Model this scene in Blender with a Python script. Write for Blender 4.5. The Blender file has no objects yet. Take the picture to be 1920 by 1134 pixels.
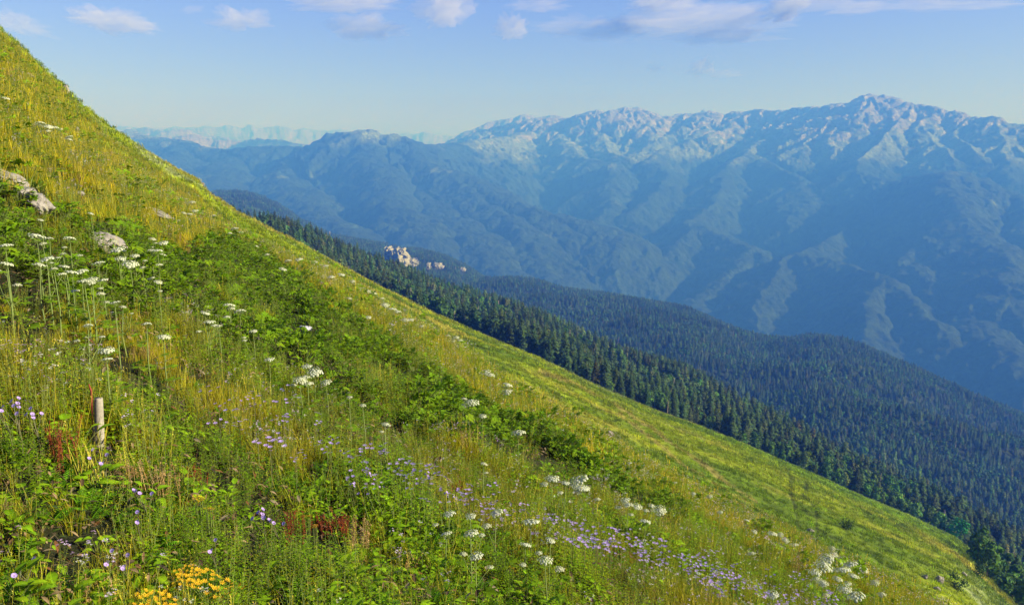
import bpy, math, random
import numpy as np
from mathutils import Vector
random.seed(7); RNG = np.random.default_rng(7)
R = math.radians
sc = bpy.context.scene
COL = sc.collection

# ------------------------------------------------------------------ camera, sky, sun, exposure
F = 1507.0; PITCH = R(10.4)
cam = bpy.data.cameras.new("camera"); camo = bpy.data.objects.new("camera", cam); COL.objects.link(camo)
cam.sensor_width = 36; cam.lens = 36 * F / 1920; cam.clip_start = 0.05; cam.clip_end = 300000
camo.location = (0, 0, 0); camo.rotation_euler = (math.pi / 2 - PITCH, 0, 0)
sc.camera = camo
SUN_AZ = R(101); SUN_EL = R(22)              # azimuth clockwise from +Y (view direction): to the right, slightly behind
SUN_STRENGTH = 5.0; SKY_STRENGTH = 0.084; EXPOSURE = 0.97
w = bpy.data.worlds.new("World"); sc.world = w; w.use_nodes = True
nt = w.node_tree; nt.nodes.clear()
sky = nt.nodes.new("ShaderNodeTexSky"); sky.sky_type = 'NISHITA'; sky.sun_disc = False
sky.sun_elevation = SUN_EL; sky.sun_rotation = SUN_AZ; sky.altitude = 0
sky.air_density = 1.0; sky.dust_density = 0.2; sky.ozone_density = 4.0
bg = nt.nodes.new("ShaderNodeBackground"); bg.inputs[1].default_value = SKY_STRENGTH
wo = nt.nodes.new("ShaderNodeOutputWorld")
tint = nt.nodes.new("ShaderNodeVectorMath"); tint.operation = 'MULTIPLY'; tint.inputs[1].default_value = (0.865, 0.735, 1.31)   # white balance of the sky light
nt.links.new(sky.outputs[0], tint.inputs[0]); nt.links.new(tint.outputs[0], bg.inputs[0]); nt.links.new(bg.outputs[0], wo.inputs[0])
sl = bpy.data.lights.new("sun", 'SUN'); slo = bpy.data.objects.new("sun", sl); COL.objects.link(slo)
sl.energy = SUN_STRENGTH; sl.angle = R(0.5); sl.color = (1.0, 0.94, 0.84)
sd = Vector((math.sin(SUN_AZ) * math.cos(SUN_EL), math.cos(SUN_AZ) * math.cos(SUN_EL), math.sin(SUN_EL)))
slo.rotation_euler = sd.to_track_quat('Z', 'Y').to_euler()
sc.view_settings.view_transform = 'Standard'; sc.view_settings.look = 'None'
sc.view_settings.exposure = EXPOSURE; sc.view_settings.gamma = 1
sc.cycles.max_bounces = 6; sc.cycles.diffuse_bounces = 1; sc.cycles.glossy_bounces = 1
sc.cycles.transmission_bounces = 3; sc.cycles.transparent_max_bounces = 6; sc.cycles.volume_bounces = 0
sc.cycles.use_denoising = True
try: sc.cycles.denoiser = 'OPENIMAGEDENOISE'
except Exception: pass
sc.cycles.sample_clamp_indirect = 4.0; sc.cycles.caustics_reflective = False; sc.cycles.caustics_refractive = False

# ------------------------------------------------------------------ helpers
def tag(o, label=None, cat=None, group=None, kind=None):
    if label: o['label'] = label
    if cat: o['category'] = cat
    if group: o['group'] = group
    if kind: o['kind'] = kind
    return o

PERM = np.random.default_rng(11).permutation(256).astype(np.int32)
GA = np.random.default_rng(12).random(256) * 2 * np.pi
GX = np.cos(GA); GY = np.sin(GA)
def pn(x, y, seed=0):
    x = np.asarray(x, float); y = np.asarray(y, float)
    xi = np.floor(x).astype(np.int64); yi = np.floor(y).astype(np.int64)
    xf = x - xi; yf = y - yi
    u = xf * xf * xf * (xf * (xf * 6 - 15) + 10); v = yf * yf * yf * (yf * (yf * 6 - 15) + 10)
    def g(ix, iy, dx, dy):
        h = PERM[(PERM[(ix + seed * 37) & 255] + iy + seed * 91) & 255]
        return GX[h] * dx + GY[h] * dy
    a = g(xi, yi, xf, yf); b = g(xi + 1, yi, xf - 1, yf)
    c = g(xi, yi + 1, xf, yf - 1); d = g(xi + 1, yi + 1, xf - 1, yf - 1)
    return (a + (b - a) * u + (c - a) * v + (a - b - c + d) * u * v) * 1.4
def fbm(x, y, o=4, seed=0, gain=0.5):
    t = 0; a = 1.0; f = 1.0
    for k in range(o):
        t = t + a * pn(x * f, y * f, seed + k); a *= gain; f *= 2.03
    return t
def ridged(x, y, o=4, seed=0, gain=0.5):
    t = 0; a = 1.0; f = 1.0
    for k in range(o):
        t = t + a * (1 - 2 * np.abs(pn(x * f, y * f, seed + k))); a *= gain; f *= 2.03
    return t
def smooth(a, b, x):
    t = np.clip((x - a) / (b - a), 0, 1); return t * t * (3 - 2 * t)

def px_dir(px, py):
    """azimuth and tangent of elevation of a photo pixel (1920 x 1134)"""
    u = (np.asarray(px, float) - 960) / F; v = (567 - np.asarray(py, float)) / F
    y = math.cos(PITCH) + v * math.sin(PITCH); z = -math.sin(PITCH) + v * math.cos(PITCH)
    return np.arctan2(u, y), z / np.hypot(u, y)
def at(px, py, r):
    ph, s = px_dir(px, py)
    return np.array([math.sin(ph) * r, math.cos(ph) * r, s * r])
def to_px(x, y, z):
    d = y * math.cos(PITCH) - z * math.sin(PITCH); v = y * math.sin(PITCH) + z * math.cos(PITCH)
    d = np.where(d < 0.01, 0.01, d)
    return 960 + F * x / d, 567 - F * v / d

def mesh_from(name, V, Fc, mat=None, col=None, smooth_=True, attrs=None):
    V = np.asarray(V, np.float32); me = bpy.data.meshes.new(name)
    if isinstance(Fc, np.ndarray):
        n, k = Fc.shape
        me.vertices.add(len(V)); me.vertices.foreach_set('co', V.ravel())
        me.loops.add(n * k); me.loops.foreach_set('vertex_index', Fc.astype(np.int32).ravel())
        me.polygons.add(n); me.polygons.foreach_set('loop_start', np.arange(0, n * k, k, dtype=np.int32))
        try: me.polygons.foreach_set('loop_total', np.full(n, k, np.int32))
        except Exception: pass
        me.update(calc_edges=True)
    else:
        me.from_pydata([tuple(map(float, v)) for v in V], [], Fc)
    if smooth_: me.polygons.foreach_set('use_smooth', np.ones(len(me.polygons), bool))
    if col is not None:
        c = np.ones((len(V), 4), np.float32); c[:, :3] = col
        a = me.color_attributes.new('col', 'FLOAT_COLOR', 'POINT'); a.data.foreach_set('color', c.ravel())
    for k_, v_ in (attrs or {}).items():
        a = me.attributes.new(k_, 'FLOAT', 'POINT'); a.data.foreach_set('value', np.asarray(v_, np.float32).ravel())
    if mat: me.materials.append(mat)
    me.validate(); me.update()
    return me
def link(name, me, parent=None, loc=None, rz=0.0):
    o = bpy.data.objects.new(name, me); COL.objects.link(o)
    if parent: o.parent = parent
    if loc is not None: o.location = tuple(float(c) for c in loc)
    if rz: o.rotation_euler = (0, 0, rz)
    return o

def grid_faces(nr, nc, wrap=False):
    i = np.arange(nr - 1)[:, None]; j = np.arange(nc if wrap else nc - 1)[None, :]
    j2 = (j + 1) % nc
    a = i * nc + j; b = i * nc + j2; c = (i + 1) * nc + j2; d = (i + 1) * nc + j
    return np.stack([a, b, c, d], -1).reshape(-1, 4)

# ------------------------------------------------------------------ materials
def new_mat(name):
    m = bpy.data.materials.new(name); m.use_nodes = True; t = m.node_tree; t.nodes.clear()
    return m, t, t.nodes, t.links
def plant_mat(name, instanced=True, trans=0.22, rough=0.6, spec=0.07):
    m, t, N, L = new_mat(name)
    at_ = N.new("ShaderNodeAttribute"); at_.attribute_name = 'col'
    c = at_.outputs['Color']
    if instanced:
        ti = N.new("ShaderNodeAttribute"); ti.attribute_type = 'INSTANCER'; ti.attribute_name = 'tint'
        mx = N.new("ShaderNodeVectorMath"); mx.operation = 'MULTIPLY'
        L.new(c, mx.inputs[0]); L.new(ti.outputs['Vector'], mx.inputs[1]); c = mx.outputs[0]
    p = N.new("ShaderNodeBsdfPrincipled"); p.inputs['Roughness'].default_value = rough
    p.inputs['Specular IOR Level'].default_value = spec
    tr = N.new("ShaderNodeBsdfTranslucent"); mix = N.new("ShaderNodeMixShader"); mix.inputs[0].default_value = trans
    o = N.new("ShaderNodeOutputMaterial")
    sat = N.new("ShaderNodeVectorMath"); sat.operation = 'MULTIPLY'; sat.inputs[1].default_value = (1.25, 1.35, 0.7)
    L.new(c, sat.inputs[0])
    L.new(c, p.inputs['Base Color']); L.new(sat.outputs[0], tr.inputs[0])
    L.new(p.outputs[0], mix.inputs[1]); L.new(tr.outputs[0], mix.inputs[2]); L.new(mix.outputs[0], o.inputs[0])
    return m
M_PLANT_I = plant_mat("leaf_instanced"); M_PLANT = plant_mat("leaf", False)
M_PETAL = plant_mat("petal", False, 0.3, 0.7, 0.1)
M_TREE_I = plant_mat("tree_foliage_instanced", True, 0.10, 0.8, 0.05); M_TREE = plant_mat("tree_foliage", False, 0.10, 0.8, 0.05)

def solid_mat(name, base, rough=0.8, nscale=8.0, var=0.35, bump=0.3, spec=0.2, dist=0.02):
    m, t, N, L = new_mat(name)
    tc = N.new("ShaderNodeTexCoord"); no = N.new("ShaderNodeTexNoise"); no.inputs['Scale'].default_value = nscale
    no.inputs['Detail'].default_value = 8; no.inputs['Roughness'].default_value = 0.65
    L.new(tc.outputs['Object'], no.inputs['Vector'])
    r = N.new("ShaderNodeValToRGB")
    r.color_ramp.elements[0].position = 0.32; r.color_ramp.elements[1].position = 0.68
    r.color_ramp.elements[0].color = tuple(c * (1 - var) for c in base) + (1,)
    r.color_ramp.elements[1].color = tuple(min(1, c * (1 + var)) for c in base) + (1,)
    L.new(no.outputs[0], r.inputs[0])
    b = N.new("ShaderNodeBump"); b.inputs['Strength'].default_value = bump; b.inputs['Distance'].default_value = dist
    L.new(no.outputs[0], b.inputs['Height'])
    p = N.new("ShaderNodeBsdfPrincipled"); p.inputs['Roughness'].default_value = rough; p.inputs['Specular IOR Level'].default_value = spec
    L.new(r.outputs[0], p.inputs['Base Color']); L.new(b.outputs[0], p.inputs['Normal'])
    o = N.new("ShaderNodeOutputMaterial"); L.new(p.outputs[0], o.inputs[0])
    return m
M_ROCK = solid_mat("limestone", (0.26, 0.235, 0.185), 0.9, 5.0, 0.35, 0.8, dist=0.05)
M_ROCK_GREY = solid_mat("grey_stone", (0.36, 0.35, 0.36), 0.9, 7.0, 0.35, 0.8, dist=0.04)
M_CLIFF = solid_mat("pale_cliff_rock", (0.27, 0.26, 0.20), 0.95, 0.10, 0.55, 1.0, dist=3.0)
M_BARK = solid_mat("bark", (0.09, 0.075, 0.06), 0.9, 2.0, 0.4, 0.4)
M_DEADWOOD = solid_mat("grey_deadwood", (0.40, 0.34, 0.27), 0.9, 3.0, 0.3, 0.4)
M_WOOD = solid_mat("weathered_wood", (0.30, 0.265, 0.19), 0.85, 30.0, 0.25, 0.5, dist=0.004)
M_RUST = solid_mat("rusty_iron", (0.20, 0.045, 0.02), 0.8, 60.0, 0.4, 0.4, dist=0.002)
M_BIRD = solid_mat("dark_feathers", (0.03, 0.025, 0.02), 0.7, 20.0, 0.3, 0.2, dist=0.005)
M_BIRDW = solid_mat("white_feathers", (0.6, 0.58, 0.55), 0.7, 20.0, 0.2, 0.2, dist=0.005)

def ground_mat(name, nscale, bumpd, var=0.45, scale2=0.25):
    """colour comes from the vertex attribute (kind of ground cover); noise adds fine variation and relief"""
    m, t, N, L = new_mat(name)
    a = N.new("ShaderNodeAttribute"); a.attribute_name = 'col'
    tc = N.new("ShaderNodeTexCoord")
    no = N.new("ShaderNodeTexNoise"); no.inputs['Scale'].default_value = nscale; no.inputs['Detail'].default_value = 6; no.inputs['Roughness'].default_value = 0.7
    n2 = N.new("ShaderNodeTexNoise"); n2.inputs['Scale'].default_value = scale2; n2.inputs['Detail'].default_value = 5
    L.new(tc.outputs['Object'], no.inputs['Vector']); L.new(tc.outputs['Object'], n2.inputs['Vector'])
    mr = N.new("ShaderNodeMapRange"); mr.inputs[1].default_value = 0.3; mr.inputs[2].default_value = 0.7
    mr.inputs[3].default_value = 1 - var; mr.inputs[4].default_value = 1 + var
    L.new(no.outputs[0], mr.inputs[0])
    mr2 = N.new("ShaderNodeMapRange"); mr2.inputs[1].default_value = 0.3; mr2.inputs[2].default_value = 0.7
    mr2.inputs[3].default_value = 0.8; mr2.inputs[4].default_value = 1.2
    L.new(n2.outputs[0], mr2.inputs[0])
    mm = N.new("ShaderNodeMath"); mm.operation = 'MULTIPLY'; L.new(mr.outputs[0], mm.inputs[0]); L.new(mr2.outputs[0], mm.inputs[1])
    vm = N.new("ShaderNodeVectorMath"); vm.operation = 'SCALE'; L.new(a.outputs['Color'], vm.inputs[0]); L.new(mm.outputs[0], vm.inputs['Scale'])
    b = N.new("ShaderNodeBump"); b.inputs['Strength'].default_value = 1.0; b.inputs['Distance'].default_value = bumpd
    L.new(no.outputs[0], b.inputs['Height'])
    p = N.new("ShaderNodeBsdfPrincipled"); p.inputs['Roughness'].default_value = 0.9; p.inputs['Specular IOR Level'].default_value = 0.1
    L.new(vm.outputs[0], p.inputs['Base Color']); L.new(b.outputs[0], p.inputs['Normal'])
    o = N.new("ShaderNodeOutputMaterial"); L.new(p.outputs[0], o.inputs[0])
    return m

# ------------------------------------------------------------------ terrain: near slopes and forested hills
# each shoulder of the mountain is a parabola in range r: its skyline stands at tan-elevation s(az) at range rc(az)
def curve(pts, lift):
    """pts: (px, py, range). returns arrays az, s, rc ; the skyline in the photo is `lift` metres above the ground"""
    az, s, rc = [], [], []
    for px, py, r in pts:
        a, t = px_dir(px, py); az.append(float(a)); s.append(float(t) - lift / r); rc.append(r)
    return np.array(az), np.array(s), np.array(rc)
LA = curve([(-60, 140, 46), (0, 182, 46), (100, 236, 48), (200, 300, 49), (290, 350, 50), (360, 388, 52), (450, 440, 52), (540, 482, 49), (620, 510, 46),
            (700, 560, 44), (800, 612, 41), (870, 652, 39), (960, 722, 37), (1050, 772, 35), (1150, 832, 34), (1250, 884, 33),
            (1330, 926, 31), (1400, 966, 31), (1500, 1012, 30), (1600, 1054, 30), (1700, 1100, 30), (1780, 1145, 30), (1960, 1230, 30)], 0.45)
LB = curve([(-60, 10, 120), (0, 62, 125), (45, 100, 128), (60, 116, 130), (120, 166, 140), (135, 184, 142), (200, 236, 155), (260, 276, 165), (330, 318, 180), (368, 336, 190), (392, 364, 195),
            (450, 402, 205), (500, 427, 215), (560, 458, 225), (640, 502, 240), (730, 547, 255), (800, 582, 265), (880, 620, 280),
            (960, 652, 295), (1050, 692, 310), (1130, 730, 320), (1220, 768, 335), (1300, 796, 345), (1400, 836, 355), (1500, 880, 365),
            (1600, 925, 372), (1700, 966, 380), (1790, 1010, 385), (1835, 1046, 385), (1870, 1085, 380), (1960, 1165, 375), (2100, 1300, 370)], 0.25)
LC = curve([(300, 330, 640), (400, 372, 660), (470, 398, 700), (510, 404, 760), (560, 418, 830), (600, 435, 880), (640, 455, 930), (690, 475, 940), (740, 493, 940),
            (800, 516, 930), (850, 532, 920), (960, 563, 900), (1010, 580, 880), (1100, 620, 850), (1200, 664, 810), (1290, 692, 780), (1390, 745, 740),
            (1480, 785, 710), (1560, 825, 690), (1640, 862, 670), (1700, 890, 660), (1800, 940, 650), (1920, 1000, 640), (2100, 1100, 640)], 20)
LD = curve([(400, 480, 3240), (640, 505, 3240), (760, 517, 3207), (820, 518, 3175), (900, 519, 3126), (960, 518, 3078), (1010, 523, 3045), (1060, 540, 2996), (1120, 548, 2948),
            (1180, 555, 2899), (1240, 568, 2851), (1300, 580, 2802), (1360, 605, 2754), (1400, 620, 2721), (1440, 630, 2689), (1480, 631, 2656),
            (1530, 627, 2624), (1580, 635, 2592), (1640, 655, 2542), (1700, 680, 2510), (1760, 710, 2478), (1840, 745, 2430), (1920, 775, 2397), (2100, 850, 2348)], 14)
LE = curve([(400, 520, 3564), (560, 450, 3564), (600, 433, 3564), (640, 436, 3564), (700, 448, 3536), (760, 458, 3507), (800, 464, 3478), (840, 475, 3451), (870, 490, 3422),
            (900, 508, 3422), (950, 540, 3422), (1100, 620, 3422), (2100, 900, 3422)], 25)
LG = curve([(200, 390, 4152), (320, 372, 4152), (400, 358, 4152), (440, 356, 4128), (480, 362, 4088), (520, 380, 4027), (560, 404, 3976), (600, 428, 3900), (660, 460, 3900), (760, 520, 3900), (900, 640, 3900), (2100, 900, 3900)], 16)
HA = 3.0
def layer(Lr, h_over_r, ph, r, hconst=None):
    s = np.interp(ph, Lr[0], Lr[1]); rc = np.interp(ph, Lr[0], Lr[2])
    h = hconst if hconst is not None else h_over_r * rc
    return -h + (s + 2 * h / rc) * r - h * r * r / rc ** 2, rc
def out_slope(ph):
    return -0.42 * np.sin(ph) - 0.16 * np.cos(ph)
SA_L = LA[1][0]; SA_R = LA[1][-1]
def smax(a, b, k):
    d = a - b
    return 0.5 * (a + b + np.sqrt(d * d + k * k))
def terrain(x, y, forest=True, detail=True):
    r = np.hypot(x, y); ph = np.arctan2(x, y)
    r = np.maximum(r, 0.05)
    # outside the modelled sector, the slope simply carries on round the camera
    inside = smooth(R(62), R(45), np.abs(ph))
    phc = np.clip(ph, R(-45), R(45))
    zA, rA = layer(LA, 0, phc, r, HA)
    zout = -HA + (out_slope(ph) + 2 * HA / 41) * r - HA * np.minimum(r, 80) ** 2 / 1681
    zA = zA * inside + zout * (1 - inside)
    zB, rB = layer(LB, 0.032, phc, r)
    zB = zB * inside + (zout - 4) * (1 - inside)
    if detail:
        zA = zA + (0.10 * fbm(x / 2.3, y / 2.3, 3, 3) + 0.22 * pn(x / 7, y / 7, 5)) * smooth(0.5, 4, r)
        up = smooth(30, 90, r)
        zB = zB + up * (1.0 * fbm(x / 34 + y / 90, y / 60, 3, 8) + 0.35 * fbm(x / 7, y / 7, 3, 9))
    z = smax(zA, zB, 0.25)
    if forest:
        zC, rC = layer(LC, 0.15, phc, r); zD, rD = layer(LD, 0.135, phc, r)
        zE, _ = layer(LE, 0.12, phc, r); zG, _ = layer(LG, 0.16, phc, r)
        if detail:
            gully = ridged((x * 0.5 - y * 0.87) / 330, (x * 0.87 + y * 0.5) / 1100, 3, 20)
            zD = zD + 28 * (gully - 0.9) * smooth(1000, 1400, r) * (0.15 + 0.85 * smooth(1.0, 0.72, r / rD)) * 1.25
            zC = zC + 5 * fbm(x / 110, y / 110, 3, 22)
            zE = zE + 8 * (ridged(x / 160, y / 500, 2, 25) - .7); zG = zG + 14 * (ridged(x / 150 + y / 900, y / 400, 3, 27) - .9)
        ins = inside * smooth(120, 200, r)
        zz = smax(zC, zD, 8.0); zz = smax(zz, zE, 8.0); zz = smax(zz, zG, 8.0)
        z = np.where(ins > 0.01, smax(z, zz - (1 - ins) * 400, 1.2), z)
    return z
def rB_of(ph): return np.interp(np.clip(ph, R(-45), R(45)), LB[0], LB[2])
def ground(px, py, lift=0.0, rmin=1.2, rmax=4000):
    """where the sight line of a photo pixel meets the ground raised by `lift`"""
    a, s = px_dir(px, py); a = float(a); s = float(s)
    r = np.exp(np.linspace(math.log(rmin), math.log(rmax), 5000))
    z = terrain(np.sin(a) * r, np.cos(a) * r) + lift
    hit = np.nonzero(s * r <= z)[0]
    rr = r[hit[0]] if len(hit) else 30.0
    x, y = math.sin(a) * rr, math.cos(a) * rr
    return np.array([x, y, float(terrain(np.array([x]), np.array([y]))[0])]), rr

# kinds of cover, as fields over the ground
def in_poly(px, py, poly):
    px = np.asarray(px); c = np.zeros(px.shape, bool); n = len(poly)
    for i in range(n):
        x1, y1 = poly[i]; x2, y2 = poly[(i + 1) % n]
        if y1 == y2: continue
        cond = ((y1 > py) != (y2 > py)) & (px < (x2 - x1) * (py - y1) / (y2 - y1) + x1)
        c ^= cond
    return c
P_BELT = [(-120, 370), (0, 385), (90, 390), (170, 420), (260, 455), (330, 478), (420, 445), (490, 480), (560, 530), (640, 585), (760, 675), (900, 765), (1060, 845), (1180, 905),
          (1290, 965), (1260, 985), (1160, 955), (1000, 895), (850, 840), (700, 800), (600, 745), (500, 690), (380, 640), (250, 600), (120, 570), (-120, 560)]
P_LOW = [(-200, 830), (110, 850), (250, 880), (420, 850), (560, 880), (700, 900), (840, 980), (960, 1060), (1080, 1200), (-200, 1250)]
P_GREENB = [(-60, 130), (60, 175), (180, 250), (300, 330), (420, 410), (560, 480), (700, 560), (560, 500), (400, 430), (250, 340), (120, 270), (-60, 170)]
def zones(x, y, z):
    """returns belt, low and gold weights for points of the near slope"""
    px, py = to_px(x, y, z)
    nx = 42 * pn(x * 0.9, y * 0.9, 31) * np.clip(8 / np.hypot(x, y), 0.25, 1.5); ny = 42 * pn(x * 0.9, y * 0.9, 32) * np.clip(6 / np.hypot(x, y), 0.25, 1.5)
    belt = in_poly(px + nx, py + ny, P_BELT); low = in_poly(px + nx, py + ny, P_LOW)
    return belt, low, px, py
def cover_B(x, y):
    """vertex colours of the far meadow: green grass, dry grass, grey herbs in bands that follow the shoulder"""
    r = np.hypot(x, y); ph = np.arctan2(x, y)
    q = r / rB_of(ph)
    n1 = fbm(q * 9.0, ph * 2.2, 4, 41); n2 = fbm(x / 14, y / 14, 4, 43); n3 = fbm(q * 5 + 3, ph * 3.0, 3, 45); n4 = fbm(x / 4, y / 4, 3, 47)
    green = np.array([0.195, 0.235, 0.006]); deep = np.array([0.100, 0.155, 0.005]); dry = np.array([0.300, 0.250, 0.040]); grey = np.array([0.210, 0.230, 0.110])
    g = smooth(-0.5, 0.6, n1 + 0.5 * n2)[:, None]
    c = deep * (1 - g) + green * g
    d = (smooth(0.10, 0.75, n3 + 0.5 * n2) * 0.75)[:, None]; c = c * (1 - d) + dry * d
    h = (smooth(0.45, 0.8, fbm(q * 7 + 9, ph * 4.0, 3, 49) + 0.35 * n4) * 0.7)[:, None]; c = c * (1 - h) + grey * h
    e = (smooth(0.88, 1.0, q) * 0.55)[:, None]; c = c * (1 - e) + dry * 0.9 * e
    right = (smooth(R(8), R(24), ph) * smooth(0.45, 0.7, q))[:, None]
    c = c * (1 - right * 0.75) + np.array([0.140, 0.225, 0.005]) * (1 + 0.3 * n2[:, None]) * right * 0.75
    px, py = to_px(x, y, terrain(x, y, False, False))
    for pts in ([(1468, 872), (1484, 900), (1478, 925), (1492, 950), (1500, 985)], [(1516, 905), (1505, 930), (1530, 960), (1535, 1000), (1520, 1012)], [(1010, 700), (1060, 722), (1130, 752), (1230, 812), (1320, 870), (1420, 930)], [(1160, 778), (1260, 850), (1400, 940), (1520, 1010)]):
        m_ = np.full(x.shape, 99.0)
        for (a0, b0_), (a1, b1_) in zip(pts[:-1], pts[1:]):
            t_ = np.clip(((px - a0) * (a1 - a0) + (py - b0_) * (b1_ - b0_)) / ((a1 - a0) ** 2 + (b1_ - b0_) ** 2), 0, 1)
            m_ = np.minimum(m_, np.hypot(px - a0 - t_ * (a1 - a0), py - b0_ - t_ * (b1_ - b0_)))
        k_ = (smooth(3.2, 1.2, m_) * 0.75)[:, None]; c = c * (1 - k_) + (np.array([0.045, 0.055, 0.012]) if pts[0][0] > 1400 else np.array([0.25, 0.20, 0.05])) * k_
    return np.clip(c * (1 + 0.50 * n4[:, None] + 0.10 * n2[:, None]), 0.004, 1)

# mesh of the meadow slopes: all round the camera, out to a little past the second shoulder
ph_in = np.linspace(R(-42), R(42), 760); ph_out = np.linspace(R(42), R(318), 130)[1:-1]
ph_all = np.concatenate([ph_in, ph_out]); ph_w = (ph_all + np.pi) % (2 * np.pi) - np.pi
rmaxs = np.where(np.abs(ph_w) < R(46), 1.2 * rB_of(ph_w), 120.0)
rmaxs = np.interp(np.arange(len(rmaxs)), np.arange(len(rmaxs)), rmaxs)
NR = 560
t = np.linspace(0, 1, NR)[:, None]
r = 0.3 * (rmaxs[None, :] / 0.3) ** t
X = np.sin(ph_all)[None, :] * r; Y = np.cos(ph_all)[None, :] * r
Z = terrain(X.ravel(), Y.ravel(), forest=True)
cB = cover_B(X.ravel(), Y.ravel())
rr = np.hypot(X, Y).ravel()
soil = np.array([0.022, 0.026, 0.008])
k = smooth(36, 60, rr)[:, None]
cA = soil * (1 - k) + cB * k
me = mesh_from("meadow", np.stack([X.ravel(), Y.ravel(), Z], 1), grid_faces(NR, len(ph_all), True), ground_mat("meadow_ground", 1.6, 0.35), cA)
ob = link("meadow_slope_ground", me); tag(ob, "steep green and golden meadow slope falling to the right", kind='structure')

# forested hills beyond, and their clearing
ph2 = np.linspace(R(-50), R(50), 620); NR2 = 420
r0 = 1.2 * np.where(np.abs(ph2) < R(46), rB_of(ph2), rB_of(ph2)); tt = np.linspace(0, 1, NR2)[:, None]
r2 = r0[None, :] * (5300 / r0[None, :]) ** tt
X2 = np.sin(ph2)[None, :] * r2; Y2 = np.cos(ph2)[None, :] * r2
Z2 = terrain(X2.ravel(), Y2.ravel())
P_CLEAR = [(465, 402), (500, 405), (520, 414), (516, 420), (500, 420), (478, 414)]
def is_clear(x, y, z):
    px, py = to_px(x, y, z); r = np.hypot(x, y)
    return in_poly(px, py, P_CLEAR) & (r < 800)
clr = is_clear(X2.ravel(), Y2.ravel(), Z2)
c2 = np.where(clr[:, None], np.array([0.11, 0.19, 0.02]), np.array([0.022, 0.035, 0.014]))
me = mesh_from("hills", np.stack([X2.ravel(), Y2.ravel(), Z2], 1), grid_faces(NR2, len(ph2)), ground_mat("forest_floor", 0.12, 2.0), c2)
ob = link("forest_hills", me); tag(ob, "ground of the forested hills beyond the meadow", kind='structure')

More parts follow.
